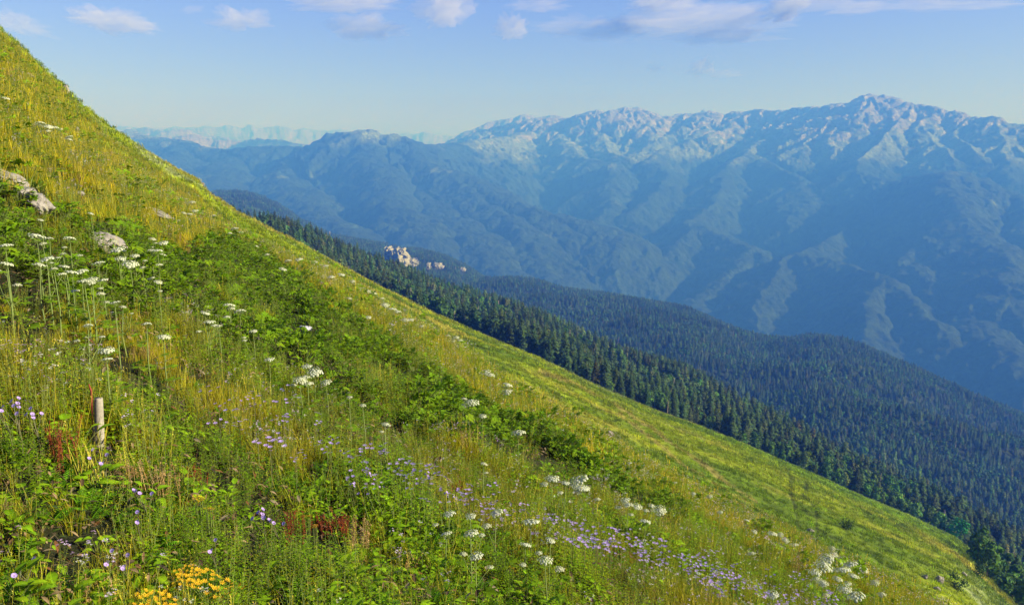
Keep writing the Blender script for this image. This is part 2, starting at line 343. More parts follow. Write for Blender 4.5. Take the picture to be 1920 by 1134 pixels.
# ------------------------------------------------------------------ far mountains
RIDGES = [  # (round, [(px, py, km) ...])
 (0.0, [(800, 292, 14.5), (850, 268, 14.2), (900, 246, 14), (940, 238, 13.8), (985, 232, 13.6), (1010, 224, 13.4), (1060, 222, 13.2), (1100, 213, 13), (1130, 211, 13), (1150, 214, 13), (1170, 205, 12.9), (1198, 203, 12.9), (1222, 215, 12.9), (1240, 222, 12.9), (1270, 220, 12.8), (1300, 215, 12.8), (1322, 210, 12.7), (1345, 217, 12.7), (1380, 212, 12.6), (1430, 208, 12.5), (1455, 211, 12.4), (1500, 207, 12.2), (1545, 203, 12), (1585, 196, 11.8), (1605, 193, 11.7), (1622, 183, 11.6), (1634, 179, 11.5), (1645, 187, 11.5), (1656, 181, 11.5), (1672, 186, 11.4), (1692, 196, 11.3), (1720, 202, 11.2), (1745, 206, 11.1), (1765, 215, 11), (1780, 212, 11), (1810, 221, 10.9), (1850, 226, 10.8), (1865, 224, 10.7), (1885, 233, 10.6), (1920, 240, 10.5), (2000, 250, 10.3), (2150, 262, 10)]),
 (0.0, [(905, 240, 18), (930, 226, 18), (955, 222, 18), (975, 219, 18), (993, 214, 18), (1005, 222, 18), (1045, 217, 18), (1075, 226, 18), (1250, 222, 17), (1275, 212, 17), (1300, 215, 17), (1320, 208, 17), (1340, 214, 17), (1360, 222, 17)]),
 (0.10, [(150, 246, 13), (230, 250, 12.5), (270, 258, 12), (330, 268, 11.5), (390, 280, 11), (440, 286, 10.7), (480, 279, 10.5), (510, 276, 10.4), (560, 280, 10.2), (592, 277, 10), (630, 262, 9.8), (655, 254, 9.6), (676, 250, 9.5), (700, 258, 9.5), (716, 258, 9.4), (734, 254, 9.4), (756, 266, 9.5), (790, 278, 9.7), (830, 276, 10.2), (880, 268, 11), (940, 262, 12), (985, 250, 12.8)]),
 (0.12, [(734, 256, 9.4), (775, 285, 9.0), (820, 315, 8.5), (880, 342, 8.0), (960, 375, 7.4), (1010, 395, 7.1), (1060, 412, 6.9), (1110, 430, 6.7), (1140, 450, 6.5)]),
 (0.08, [(960, 375, 7.4), (1010, 410, 6.9), (1060, 440, 6.6)]),
 (0.10, [(850, 330, 8.2), (900, 375, 7.4), (950, 420, 6.7), (1000, 460, 6.2), (1040, 510, 5.7)]),
 (0.10, [(780, 350, 8.2), (840, 410, 6.9), (900, 460, 6.0), (960, 510, 5.4)]),
 (0.12, [(676, 252, 9.5), (690, 300, 8.6), (720, 350, 7.6), (760, 400, 6.7), (810, 450, 5.9)]),
 (0.12, [(560, 282, 10.2), (530, 330, 8.6), (560, 380, 7.2), (620, 420, 6.2), (690, 450, 5.5)]),
 (0.12, [(440, 288, 10.7), (410, 330, 9), (420, 370, 7.4), (470, 400, 6.2)]),
 (0.12, [(330, 270, 11.5), (320, 310, 9.8), (360, 340, 8.2)]),
 (0.02, [(1000, 232, 13.5), (985, 262, 12.6), (975, 290, 11.8)]),
 (0.02, [(1060, 224, 13.2), (1060, 262, 12.2), (1085, 290, 11.2), (1110, 305, 10.4)]),
 (0.02, [(1130, 212, 13), (1120, 245, 12.3), (1140, 280, 11.4), (1170, 296, 10.8)]),
 (0.02, [(1198, 204, 12.9), (1212, 240, 12.2), (1225, 268, 11.6), (1190, 290, 11)]),
 (0.05, [(1290, 270, 11.2), (1220, 287, 10.6), (1150, 312, 9.8), (1130, 350, 9.0), (1150, 390, 8.2), (1140, 420, 7.6)]),
 (0.05, [(1220, 287, 10.6), (1240, 320, 9.6), (1230, 360, 8.8), (1190, 400, 8.0)]),
 (0.02, [(1300, 218, 12.8), (1280, 245, 12.1), (1240, 262, 11.7)]),
 (0.02, [(1345, 219, 12.7), (1320, 245, 12.1), (1300, 262, 11.7), (1290, 272, 11.2)]),
 (0.02, [(1385, 213, 12.6), (1370, 240, 12.0), (1345, 252, 11.7)]),
 (0.02, [(1500, 208, 12.2), (1470, 235, 11.7), (1445, 255, 11.3), (1420, 285, 10.5), (1330, 330, 9.3), (1350, 380, 8.4), (1330, 405, 7.9), (1292, 420, 7.5), (1255, 445, 7.1), (1210, 490, 6.6), (1160, 548, 6.0)]),
 (0.05, [(1292, 420, 7.5), (1340, 445, 7.1), (1385, 470, 6.7), (1430, 492, 6.4)]),
 (0.06, [(1385, 470, 6.7), (1370, 520, 6.0), (1340, 570, 5.5), (1325, 600, 5.2)]),
 (0.06, [(1445, 300, 10), (1500, 340, 9.0), (1530, 380, 8.3), (1500, 420, 7.6)]),
 (0.0, [(1585, 198, 11.8), (1560, 225, 11.3), (1540, 250, 10.8), (1510, 275, 10.2)]),
 (0.0, [(1634, 180, 11.5), (1620, 210, 11.0), (1600, 235, 10.6)]),
 (0.0, [(1692, 197, 11.3), (1700, 222, 10.8), (1670, 250, 10.2), (1630, 285, 9.6), (1600, 320, 9.0), (1620, 360, 8.2), (1600, 400, 7.5), (1560, 440, 6.9), (1512, 474, 6.3), (1470, 510, 5.8), (1430, 560, 5.3), (1385, 610, 4.9)]),
 (0.04, [(1512, 474, 6.3), (1580, 498, 5.9), (1640, 520, 5.5), (1690, 545, 5.25), (1740, 580, 5.0), (1780, 610, 4.8)]),
 (0.04, [(1640, 520, 5.5), (1615, 575, 4.95), (1588, 640, 4.5)]),
 (0.05, [(1600, 400, 7.5), (1680, 420, 7.0), (1740, 455, 6.4), (1800, 500, 5.9), (1850, 520, 5.6), (1900, 560, 5.2)]),
 (0.05, [(1740, 455, 6.4), (1730, 510, 5.8), (1760, 560, 5.3)]),
 (0.0, [(1745, 207, 11.1), (1735, 240, 10.5), (1760, 270, 10.0), (1770, 300, 9.4)]),
 (0.0, [(1810, 222, 10.9), (1800, 255, 10.3), (1830, 290, 9.6)]),
 (0.0, [(1865, 226, 10.7), (1880, 270, 10), (1900, 310, 9.3)]),
 (0.08, [(1600, 322, 9.0), (1650, 340, 8.6), (1700, 334, 8.3), (1745, 328, 8.1), (1782, 322, 8), (1820, 326, 8), (1860, 338, 8), (1920, 360, 8), (2000, 390, 8), (2150, 430, 8)]),
 (0.08, [(1782, 322, 8), (1770, 370, 7.2), (1800, 420, 6.6), (1860, 470, 6.0), (1920, 520, 5.5), (1960, 600, 5)]),
 (0.08, [(1920, 360, 8), (1930, 430, 6.9), (1990, 500, 6)]),
 (0.08, [(1850, 600, 5.0), (1900, 660, 4.5), (1960, 720, 4.2)]),
 # pale ranges on the far left horizon
 (0.0, [(120, 244, 24), (200, 238, 24), (240, 246, 24), (275, 240, 24), (300, 247, 23), (340, 243, 23), (365, 252, 23), (400, 256, 23), (430, 262, 22), (520, 270, 21)]),
 (0.0, [(180, 236, 32), (300, 241, 32), (330, 238, 32), (350, 242, 32), (385, 237, 32), (410, 240, 32), (430, 235, 32), (452, 241, 32), (470, 233, 32), (488, 240, 32), (505, 241, 32), (528, 236, 32), (550, 245, 32), (565, 241, 32), (600, 246, 32), (640, 243, 32), (660, 248, 32), (720, 252, 32), (780, 252, 32), (800, 247, 32), (820, 255, 32), (900, 256, 32)]),
 (0.0, [(330, 258, 17), (365, 252, 17), (400, 262, 17), (440, 268, 17), (490, 262, 16), (520, 264, 15.5), (560, 272, 15), (600, 280, 14)]),
]
def far_height(x, y):
    best = np.full(x.shape, -1e9); dist = np.full(x.shape, 1e9); along = np.zeros(x.shape); run = 0.0
    wx = x + 170 * fbm(x / 1200, y / 1200, 4, 61); wy = y + 170 * fbm(x / 1200, y / 1200, 4, 64)
    far = smooth(15000, 22000, np.hypot(x, y))
    for rnd, pts in RIDGES:
        slp = 0.56 if sum(q[2] for q in pts) / len(pts) > 9.5 else 0.66
        P = [at(a, b, c * 1000) for a, b, c in pts]
        for p, q in zip(P[:-1], P[1:]):
            d = q - p; L2 = d[0] ** 2 + d[1] ** 2 + 1e-6
            tt_ = np.clip(((wx - p[0]) * d[0] + (wy - p[1]) * d[1]) / L2, 0, 1)
            dd = np.hypot(wx - p[0] - tt_ * d[0], wy - p[1] - tt_ * d[1])
            c = rnd * 1000
            zz = p[2] + tt_ * d[2] - slp * (np.sqrt(dd * dd + c * c) - c) * (1 - 0.10 * np.clip(dd / 2500, 0, 1))
            m_ = zz > best
            best = np.where(m_, zz, best); dist = np.where(m_, dd, dist); along = np.where(m_, run + tt_ * math.sqrt(L2), along); run += math.sqrt(L2)
    a = np.clip(dist / 900, 0, 1)
    rg = ridged(x / 520 + 5, y / 520 + 0.6 * pn(x / 1500, y / 1500, 72), 4, 71) + 0.7 * fbm(x / 1100, y / 1100, 2, 73)
    rocky = smooth(-250, 250, best)
    best = best + rg * (10 + 75 * a) * (1 - 0.2 * rocky) - 25 * a
    wob = 0.35 * fbm(x / 500, y / 500, 3, 90)
    g1 = ridged(along / 330 + wob, dist / 1500 + 3 + wob, 3, 92, .55); g2 = ridged(along / 120 + 2 * wob, dist / 520 + 9, 2, 96)
    best = best + (rocky * 46 + (1 - rocky) * 26) * (g1 - 0.6) * np.clip(dist / 220, 0.12, 1) + rocky * 15 * (g2 - .5) * np.clip(dist / 120, .25, 1)
    best = best + rocky * ridged(x / 300, y / 300, 3, 75) * 10
    best = best + 14 * fbm(x / 130, y / 130, 3, 77) + (15 * ridged(x / 175, y / 175, 3, 83) - 12) * (0.3 + 0.7 * a) + 7 * fbm(x / 55, y / 55, 2, 85) * (1 - rocky) + rocky * 7 * ridged(x / 120, y / 120, 2, 87)
    floor_ = -1420 + 60 * fbm(x / 1800, y / 1800, 3, 81)
    return smax(best, floor_, 60), dist, rocky
phf = np.linspace(R(-40), R(40), 1500); NF = 900
rf = np.concatenate([np.exp(np.linspace(math.log(3300), math.log(14500), 760)), np.exp(np.linspace(math.log(14500), math.log(36000), 141))[1:]])
XF = (np.sin(phf)[None, :] * rf[:, None]).ravel(); YF = (np.cos(phf)[None, :] * rf[:, None]).ravel()
ZF, DF, RK = far_height(XF, YF)
# ground cover of the mountains: forest low, alpine grass above the tree line, bare rock on the steep tops
G = ZF.reshape(len(rf), len(phf))
gx = np.gradient(G, axis=0) / np.gradient(rf)[:, None]; gy = np.gradient(G, axis=1) / (rf[:, None] * (phf[1] - phf[0]))
steep = np.clip(np.hypot(gx, gy).ravel(), 0, 1.1)
nz = fbm(XF / 500, YF / 500, 4, 91); nz2 = fbm(XF / 120, YF / 120, 3, 95)
alp = smooth(-120, 120, ZF + 160 * nz + 60 - 260 * smooth(R(-1), R(-4), np.arctan2(XF, YF)) * smooth(12500, 11500, np.hypot(XF, YF))); rock = smooth(260, 470, ZF + 170 * nz + 330 * (steep - 0.6) + 110 * nz2) * 0.85
alp = np.clip(alp + 0 * rock, 0, 1)
c_for = np.array([0.025, 0.046, 0.017]); c_alp = np.array([0.145, 0.185, 0.055]); rock = rock * smooth(9600, 10400, np.hypot(XF, YF) + 300 * nz) * (1 - smooth(R(-1), R(-4), np.arctan2(XF, YF)) * smooth(12500, 11500, np.hypot(XF, YF))); c_rock = np.array([0.265, 0.24, 0.19])
cf = c_for[None, :] * (1 + 0.35 * nz2[:, None])
patch = smooth(0.75, 1.0, nz + 0.4 * nz2) * 0.5
alp = np.maximum(alp, patch * smooth(-900, -300, ZF))
cf = cf * (1 - alp[:, None]) + c_alp * (1 + 0.25 * nz2[:, None]) * alp[:, None]
cf = cf * (1 - rock[:, None]) + c_rock * (1 + 0.35 * nz2[:, None]) * rock[:, None]
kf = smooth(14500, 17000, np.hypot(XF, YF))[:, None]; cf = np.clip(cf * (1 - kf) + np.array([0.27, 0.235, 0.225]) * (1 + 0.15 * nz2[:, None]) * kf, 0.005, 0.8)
sp = (RF := np.hypot(XF, YF)) 
fc = grid_faces(len(rf), len(phf))
MF = ground_mat("mountain_cover", 0.032, 26.0, 0.65, 0.004)
cut = np.searchsorted(rf, 15500) * len(phf)
def sub(lo, hi, name, label):
    nl = len(phf); f_ = fc.reshape(len(rf) - 1, nl - 1, 4)[lo:hi].reshape(-1, 4) - lo * nl
    V = np.stack([XF, YF, ZF], 1)[lo * nl:(hi + 1) * nl]
    m_ = mesh_from(name, V, f_, MF, cf[lo * nl:(hi + 1) * nl]); o_ = link(name, m_); tag(o_, label, kind='structure')
ci = int(np.searchsorted(rf, 15200))
sub(0, ci, "mountain_range_terrain", "blue forested mountains with bare rocky crests across the valley")
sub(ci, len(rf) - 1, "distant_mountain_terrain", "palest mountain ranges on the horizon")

# ------------------------------------------------------------------ haze
HAZE_DENS = 2.3e-4
m, tr_, N, L = new_mat("haze_air")
pv = N.new("ShaderNodeVolumePrincipled"); pv.inputs['Color'].default_value = (0.055, 0.21, 1.0, 1)
pv.inputs['Absorption Color'].default_value = (0.85, 0.85, 0.85, 1)
pv.inputs['Density'].default_value = HAZE_DENS; pv.inputs['Anisotropy'].default_value = 0.0
o_ = N.new("ShaderNodeOutputMaterial"); L.new(pv.outputs[0], o_.inputs['Volume'])
try: m.cycles.volume_sampling = 'DISTANCE'
except Exception: pass
x0, x1, y0, y1, z0, z1 = -25000, 25000, -200, 37500, -1700, 1000
V = [(x0, y0, z0), (x1, y0, z0), (x1, y1, z0), (x0, y1, z0), (x0, y0, z1), (x1, y0, z1), (x1, y1, z1), (x0, y1, z1)]
me = mesh_from("haze", V, [(3, 2, 1, 0), (4, 5, 6, 7), (0, 1, 5, 4), (1, 2, 6, 5), (2, 3, 7, 6), (3, 0, 4, 7)], m, smooth_=False)
hz = link("haze", me); tag(hz, "blue air between the near slope and the far mountains", kind='stuff')

# ------------------------------------------------------------------ clouds: thin real vapour above the haze
def cloud_mat(name, dens):
    m, t, N, L = new_mat(name); v = N.new("ShaderNodeVolumeScatter"); v.inputs['Color'].default_value = (1.0, 0.90, 0.92, 1); v.inputs['Density'].default_value = dens
    v.inputs['Anisotropy'].default_value = 0.0; o = N.new("ShaderNodeOutputMaterial"); L.new(v.outputs[0], o.inputs['Volume']); return m
MC = [cloud_mat("thin_vapour", 0.0007), cloud_mat("cloud_vapour", 0.0013), cloud_mat("dense_vapour", 0.0018)]
def cloud(px, py, wpx, hpx, k_, label, seed, tilt=0.0, dist=14000.):
    import bmesh
    bm = bmesh.new(); bmesh.ops.create_icosphere(bm, subdivisions=5, radius=1)
    co = np.array([v.co[:] for v in bm.verts]); X_, Y_, Z_ = co.T
    a_ = fbm(X_ * 1.7 + seed * 3.1, Z_ * 1.7 + Y_ * .9, 5, seed, .6); b_ = fbm(Y_ * 1.9 + seed, X_ * 1.3 - Z_ * 1.5, 4, seed + 3, .6)
    k2 = np.clip(1 + .50 * a_ + .42 * b_, .25, 2)
    wd = wpx / F * dist / 2; hh = 1.25 * hpx / F * dist / 2; zz = Z_ * k2; zz = np.where(zz < 0, zz * .6, zz)
    P_ = np.stack([X_ * k2 * wd, Y_ * k2 * (hh * 1.2 + wd * .25), zz * hh + X_ * k2 * wd * tilt], 1)
    for v, q in zip(bm.verts, P_): v.co = q
    me_ = bpy.data.meshes.new("cloud"); bm.to_mesh(me_); bm.free(); me_.materials.append(MC[k_])
    o_ = link("cloud", me_, None, at(px, py, dist)); tag(o_, label, "cloud", "small evening clouds")
for i, (px, py, w_, h_, k_, tl, lab) in enumerate((
    (28, 46, 96, 30, 0, -.25, "faint mauve cloud at the left edge of the sky"), (205, 42, 130, 34, 1, -.12, "pinkish flat cloud above the left slope"), (262, 48, 60, 16, 0, -.1, "thin tail on the right of the left cloud"),
    (452, 42, 92, 30, 1, -.06, "small cream cloud right of the left one"), (362, 20, 34, 12, 0, .1, "faintest small wisp between the two left clouds"), (645, 8, 170, 34, 1, 0, "bright cloud cut by the top edge left of centre"), (690, 58, 120, 38, 1, .0, "mauve cloud hanging under the bright top one"),
    (832, 20, 90, 62, 1, .1, "ragged cream cloud right of the mauve one"), (962, 58, 56, 40, 1, 0, "small rounded cream cloud near the centre"), (1010, 12, 110, 22, 0, 0, "thin mauve streak at the top centre"), (1110, 58, 190, 34, 0, -.05, "long thin mauve cloud right of the centre"),
    (1180, 52, 70, 24, 1, -.1, "small cream lump inside the long mauve cloud"), (1300, 44, 300, 50, 0, 0, "widest mauve cloud at the top right of centre"), (1480, 16, 62, 48, 2, .2, "brightest cream cloud at the top edge"), (1236, 4, 110, 34, 1, 0, "cream cloud top left of the brightest one"),
    (1340, 72, 160, 22, 0, 0, "pale underside streak of the widest cloud"), (1590, 12, 170, 26, 0, 0, "thin veil right of the brightest cloud"), (1228, 130, 28, 14, 0, 0, "tiny faint puff above the rocky range"), (1314, 131, 42, 26, 1, .0, "small pinkish puff above the rocky range"), (1352, 140, 54, 14, 0, 0, "flat tail right of the pinkish puff"),
    (1780, 10, 200, 16, 0, 0, "faint streak at the top right"))):
    cloud(px, py, w_, h_, k_, lab, 3 + i * 2, tl)

# ------------------------------------------------------------------ plant building
class MB:
    """collects coloured faces (one colour per vertex)"""
    def __init__(self): self.v = []; self.f = []; self.c = []
    def poly(self, pts, col):
        n = len(self.v); self.v += [tuple(p) for p in pts]
        if isinstance(col, list): self.c += col
        else: self.c += [tuple(col)] * len(pts)
        self.f.append(tuple(range(n, n + len(pts))))
    def strip(self, left, right, cols):
        n = len(self.v); m_ = len(left)
        for a, b, c in zip(left, right, cols): self.v += [tuple(a), tuple(b)]; self.c += [tuple(c), tuple(c)]
        for i in range(m_ - 1): self.f.append((n + 2 * i, n + 2 * i + 1, n + 2 * i + 3, n + 2 * i + 2))
    def tube(self, pts, rads, col, k=5):
        n = len(self.v); P = [Vector(p) for p in pts]
        for i, p in enumerate(P):
            t_ = (P[min(i + 1, len(P) - 1)] - P[max(i - 1, 0)]).normalized()
            a = t_.cross(Vector((0.3, 1, 0.2))).normalized(); b = t_.cross(a)
            for j in range(k):
                q = p + (a * math.cos(6.2832 * j / k) + b * math.sin(6.2832 * j / k)) * rads[i]
                self.v.append(tuple(q)); self.c.append(tuple(col))
        for i in range(len(P) - 1):
            for j in range(k):
                j2 = (j + 1) % k
                self.f.append((n + i * k + j, n + i * k + j2, n + (i + 1) * k + j2, n + (i + 1) * k + j))
        self.f.append(tuple(n + (len(P) - 1) * k + j for j in range(k)))
    def mesh(self, name, mat, smooth_=False):
        return mesh_from(name, self.v, self.f, mat, np.array(self.c), smooth_)
def cv(c, v=0.2, rnd=random):
    k_ = 1 + rnd.uniform(-v, v); h_ = rnd.uniform(-v, v) * 0.4
    return (max(0.002, c[0] * (k_ + h_)), max(0.002, c[1] * k_), max(0.001, c[2] * (k_ - h_)))
LEAF = (0.150, 0.255, 0.005); LEAF_D = (0.090, 0.210, 0.006); GRASS = (0.260, 0.268, 0.008); GOLD = (0.42, 0.38, 0.04)
DRY = (0.36, 0.24, 0.09); RUST = (0.22, 0.055, 0.02); WHITE = (0.58, 0.57, 0.46); LILAC = (0.52, 0.36, 0.76); YELLOW = (0.80, 0.48, 0.02); STEM = (0.16, 0.20, 0.05)

def blade(mb, base, az, L_, wd, lean, col, n=4, curl=0.6):
    b = Vector(base); L1, R1, cs = [], [], []
    side = Vector((-math.sin(az), math.cos(az), 0)); p = b.copy(); ang = lean
    for i in range(n + 1):
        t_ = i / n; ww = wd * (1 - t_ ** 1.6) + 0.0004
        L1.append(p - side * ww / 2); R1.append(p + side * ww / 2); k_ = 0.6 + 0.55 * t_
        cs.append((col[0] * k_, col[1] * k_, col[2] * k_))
        d = Vector((math.cos(az) * math.sin(ang), math.sin(az) * math.sin(ang), math.cos(ang)))
        p = p + d * (L_ / n); ang += curl * (0.4 + t_) / n
    mb.strip(L1, R1, cs)
def leaf(mb, base, d, up, L_, wd, col, fold=0.25, droop=0.3, n=4, tip=1.0, shape='oval'):
    """a leaf blade with midrib fold and a drooping tip"""
    d = Vector(d).normalized(); up = Vector(up).normalized(); s = d.cross(up).normalized(); up = s.cross(d)
    mid, lf, rt = [], [], []
    prof = {'oval': [0.12, 0.75, 1.0, 0.72, 0.0], 'lance': [0.2, 0.9, 0.8, 0.45, 0.0], 'heart': [0.55, 1.0, 0.85, 0.5, 0.0]}[shape]
    p = Vector(base)
    for i in range(n + 1):
        t_ = i / n; ww = wd / 2 * prof[i]
        q = p + d * (L_ * t_) - Vector((0, 0, 1)) * (droop * L_ * t_ * t_)
        mid.append(q); lf.append(q - s * ww + up * (ww * fold)); rt.append(q + s * ww + up * (ww * fold))
    n0 = len(mb.v)
    for a, b, c in zip(lf, mid, rt):
        mb.v += [tuple(a), tuple(b), tuple(c)]; k_ = random.uniform(0.92, 1.08)
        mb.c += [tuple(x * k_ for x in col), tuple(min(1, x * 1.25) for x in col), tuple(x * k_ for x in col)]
    for i in range(n):
        a = n0 + 3 * i
        mb.f += [(a, a + 1, a + 4, a + 3), (a + 1, a + 2, a + 5, a + 4)]
def rdir(az, el): return Vector((math.cos(az) * math.cos(el), math.sin(az) * math.cos(el), math.sin(el)))

def v_grass(seed, nb=60, H=(0.16, 0.40), wd=0.005, spread=0.15, col=GRASS, gold=0.10, heads=2):
    random.seed(seed); mb = MB()
    for i in range(nb):
        a = random.uniform(0, 6.28); rr_ = spread * random.random() ** 0.6; az = random.uniform(0, 6.28)
        c = cv(GOLD if random.random() < gold else col, 0.3)
        blade(mb, (math.cos(a) * rr_, math.sin(a) * rr_, -0.03), az, random.uniform(*H), wd * random.uniform(0.7, 1.4), random.uniform(0.02, 0.45), c)
    for i in range(heads):
        a = random.uniform(0, 6.28); rr_ = spread * random.random(); h_ = random.uniform(H[1] * 0.9, H[1] * 1.45)
        lean = rdir(random.uniform(0, 6.28), 0) * random.uniform(0.02, 0.14) * h_ / 0.5
        b = Vector((math.cos(a) * rr_, math.sin(a) * rr_, 0)); t_ = b + Vector((0, 0, h_)) + lean
        c = cv(GOLD, 0.3)
        mb.strip([b, b + (t_ - b) * 0.6 + lean * 0.1, t_], [b + Vector((wd * .4, 0, 0)), b + (t_ - b) * 0.6 + lean * 0.1 + Vector((wd * .4, 0, 0)), t_ + Vector((wd * .3, 0, 0))], [cv(STEM), c, c])
        for k_ in range(7):
            q = t_ - (t_ - b).normalized() * (0.014 * k_); az = random.uniform(0, 6.28)
            leaf(mb, q, rdir(az, 0.9), (0, 0, 1), random.uniform(0.015, 0.03), wd * 1.2, cv(GOLD, 0.3), n=4, shape='lance')
    return mb
def v_herb(seed, n=7, H=(0.3, 0.55), L_=0.06, wd=0.016, col=LEAF, spread=0.14, top=None):
    random.seed(seed); mb = MB()
    for i in range(n):
        a = random.uniform(0, 6.28); rr_ = spread * random.random() ** 0.5; h_ = random.uniform(*H)
        b = Vector((math.cos(a) * rr_, math.sin(a) * rr_, -0.02)); lean = rdir(random.uniform(0, 6.28), 0) * random.uniform(0.0, 0.22) * h_
        pts = [b, b + Vector((0, 0, h_ * 0.5)) + lean * 0.35, b + Vector((0, 0, h_)) + lean]
        mb.tube(pts, [0.0028, 0.0022, 0.001], cv(STEM), 3)
        m_ = int(h_ / 0.022); az = random.uniform(0, 6.28); c0 = cv(col, 0.25)
        for k_ in range(m_):
            t_ = (k_ + 0.5) / m_; az += 2.4 + random.uniform(-0.4, 0.4)
            p = pts[0].lerp(pts[1], t_ * 2) if t_ < 0.5 else pts[1].lerp(pts[2], t_ * 2 - 1)
            leaf(mb, p, rdir(az, random.uniform(0.1, 0.8)), (0, 0, 1), L_ * (1.15 - 0.6 * t_) * random.uniform(0.7, 1.2), wd * (1.15 - 0.5 * t_), cv(c0, 0.18), shape='lance', droop=0.25)
        if top:
            for k_ in range(5):
                q = pts[2] + Vector((random.uniform(-.02, .02), random.uniform(-.02, .02), random.uniform(-.01, .015))); flat_flower(mb, q, 0.009, top, 5)
    return mb
def v_broad(seed, n=13, L_=0.12, wd=0.07, H=(0.08, 0.28), col=LEAF, shape='heart'):
    random.seed(seed); mb = MB()
    for i in range(n):
        az = random.uniform(0, 6.28); h_ = random.uniform(*H); rr_ = random.uniform(0.02, 0.16)
        tip = Vector((math.cos(az) * rr_, math.sin(az) * rr_, h_)); base = Vector((0, 0, -0.02))
        mb.tube([base, base.lerp(tip, 0.5) + Vector((0, 0, 0.02)), tip], [0.004, 0.003, 0.0025], cv(STEM), 3)
        s = random.uniform(0.6, 1.15)
        leaf(mb, tip, rdir(az + random.uniform(-.4, .4), random.uniform(0.0, 0.8)), (0, 0, 1), L_ * s, wd * s, cv(col, 0.3), fold=0.2, droop=0.35, shape=shape)
    return mb
def lobed(mb, base, d, up, L_, col):
    """broad palmate leaf of a cow parsnip: five toothed lobes round a folded centre"""
    d = Vector(d).normalized(); s = d.cross(Vector(up)).normalized(); u_ = s.cross(d); b = Vector(base); c0 = b + d * L_ * .22
    prof = [(-2.5, .30), (-2.1, .48), (-1.75, .40), (-1.35, .68), (-1.0, .42), (-.62, .80), (-.3, .50), (0, .92), (.3, .50), (.62, .80), (1.0, .42), (1.35, .68), (1.75, .40), (2.1, .48), (2.5, .30)]
    n0 = len(mb.v); mb.v.append(tuple(c0)); mb.c.append(tuple(x * .8 for x in col))
    for a, q in prof:
        q *= L_ * random.uniform(.85, 1.1) * .72
        p = c0 + d * math.cos(a) * q + s * math.sin(a) * q + u_ * q * random.uniform(-.12, .30) - Vector((0, 0, 1)) * q * .22
        k_ = random.uniform(.85, 1.2); mb.v.append(tuple(p)); mb.c.append(tuple(x * k_ for x in col))
    for i in range(len(prof) - 1): mb.f.append((n0, n0 + 1 + i, n0 + 2 + i))
def v_lobed(seed, n=15, L_=0.17, H=(0.06, 0.40), col=LEAF, spread=0.20):
    random.seed(seed); mb = MB()
    for i in range(n):
        az = 6.28 * i / n + random.uniform(-.5, .5); h_ = random.uniform(*H); rr_ = random.uniform(0.04, spread + 0.08)
        tip = Vector((math.cos(az) * rr_, math.sin(az) * rr_, h_)); base = Vector((0, 0, -0.03))
        mb.tube([base, base.lerp(tip, 0.55) + Vector((0, 0, 0.03)), tip], [0.006, 0.005, 0.003], cv(STEM), 3)
        lobed(mb, tip, rdir(az + random.uniform(-.8, .8), random.uniform(-0.3, 0.9)), (0, 0, 1), L_ * random.uniform(0.5, 1.15), cv(col, 0.32))
    return mb
def v_feather(seed, n=9, L_=0.26, col=LEAF_D):
    random.seed(seed); mb = MB()
    for i in range(n):
        az = random.uniform(0, 6.28); el = random.uniform(0.5, 1.3); d = rdir(az, el); base = Vector((random.uniform(-.05, .05), random.uniform(-.05, .05), 0))
        Lk = L_ * random.uniform(0.6, 1.2); c0 = cv(col, 0.25); s = d.cross(Vector((0, 0, 1))).normalized()
        prev = base
        for k_ in range(12):
            t_ = (k_ + 1) / 12; p = base + d * (Lk * t_) - Vector((0, 0, 1)) * (0.25 * Lk * t_ * t_)
            w_ = Lk * 0.24 * math.sin(math.pi * (0.15 + 0.8 * t_))
            for sg in (-1, 1):
                leaf(mb, p, s * sg + d * 0.6, (0, 0, 1), w_, w_ * 0.32, cv(c0, 0.2), shape='lance', droop=0.2)
            mb.strip([prev, p], [prev + s * 0.003, p + s * 0.002], [STEM, STEM]); prev = p
    return mb
def v_cover(seed, n=55, spread=0.22, L_=0.045, col=LEAF):
    random.seed(seed); mb = MB()
    for i in range(n):
        a = random.uniform(0, 6.28); rr_ = spread * random.random() ** 0.5; h_ = random.uniform(0.03, 0.2) * (1.2 - rr_ / spread * 0.6)
        leaf(mb, (math.cos(a) * rr_, math.sin(a) * rr_, h_), rdir(random.uniform(0, 6.28), random.uniform(-0.1, 0.7)), (0, 0, 1), L_ * random.uniform(0.6, 1.4), L_ * 0.7, cv(col, 0.35), shape='oval')
    return mb
def v_stalks(seed, n=16, col=DRY, H=(0.25, 0.5), seeds=True):
    random.seed(seed); mb = MB()
    for i in range(n):
        b = Vector((random.gauss(0, .05), random.gauss(0, .05), -0.02)); h_ = random.uniform(*H); lean = rdir(random.uniform(0, 6.28), 0) * random.uniform(0, 0.3) * h_
        c = cv(col, 0.35); t_ = b + Vector((0, 0, h_)) + lean
        mb.tube([b, b.lerp(t_, .5) - lean * 0.08, t_], [0.003, 0.0025, 0.0012], c, 3)
        if seeds:
            for k_ in range(20):
                q = b.lerp(t_, random.uniform(0.45, 1.0)); leaf(mb, q, rdir(random.uniform(0, 6.28), random.uniform(-.2, .9)), (0, 0, 1), random.uniform(.012, .026), .009, cv(c, 0.3), shape='oval')
    return mb
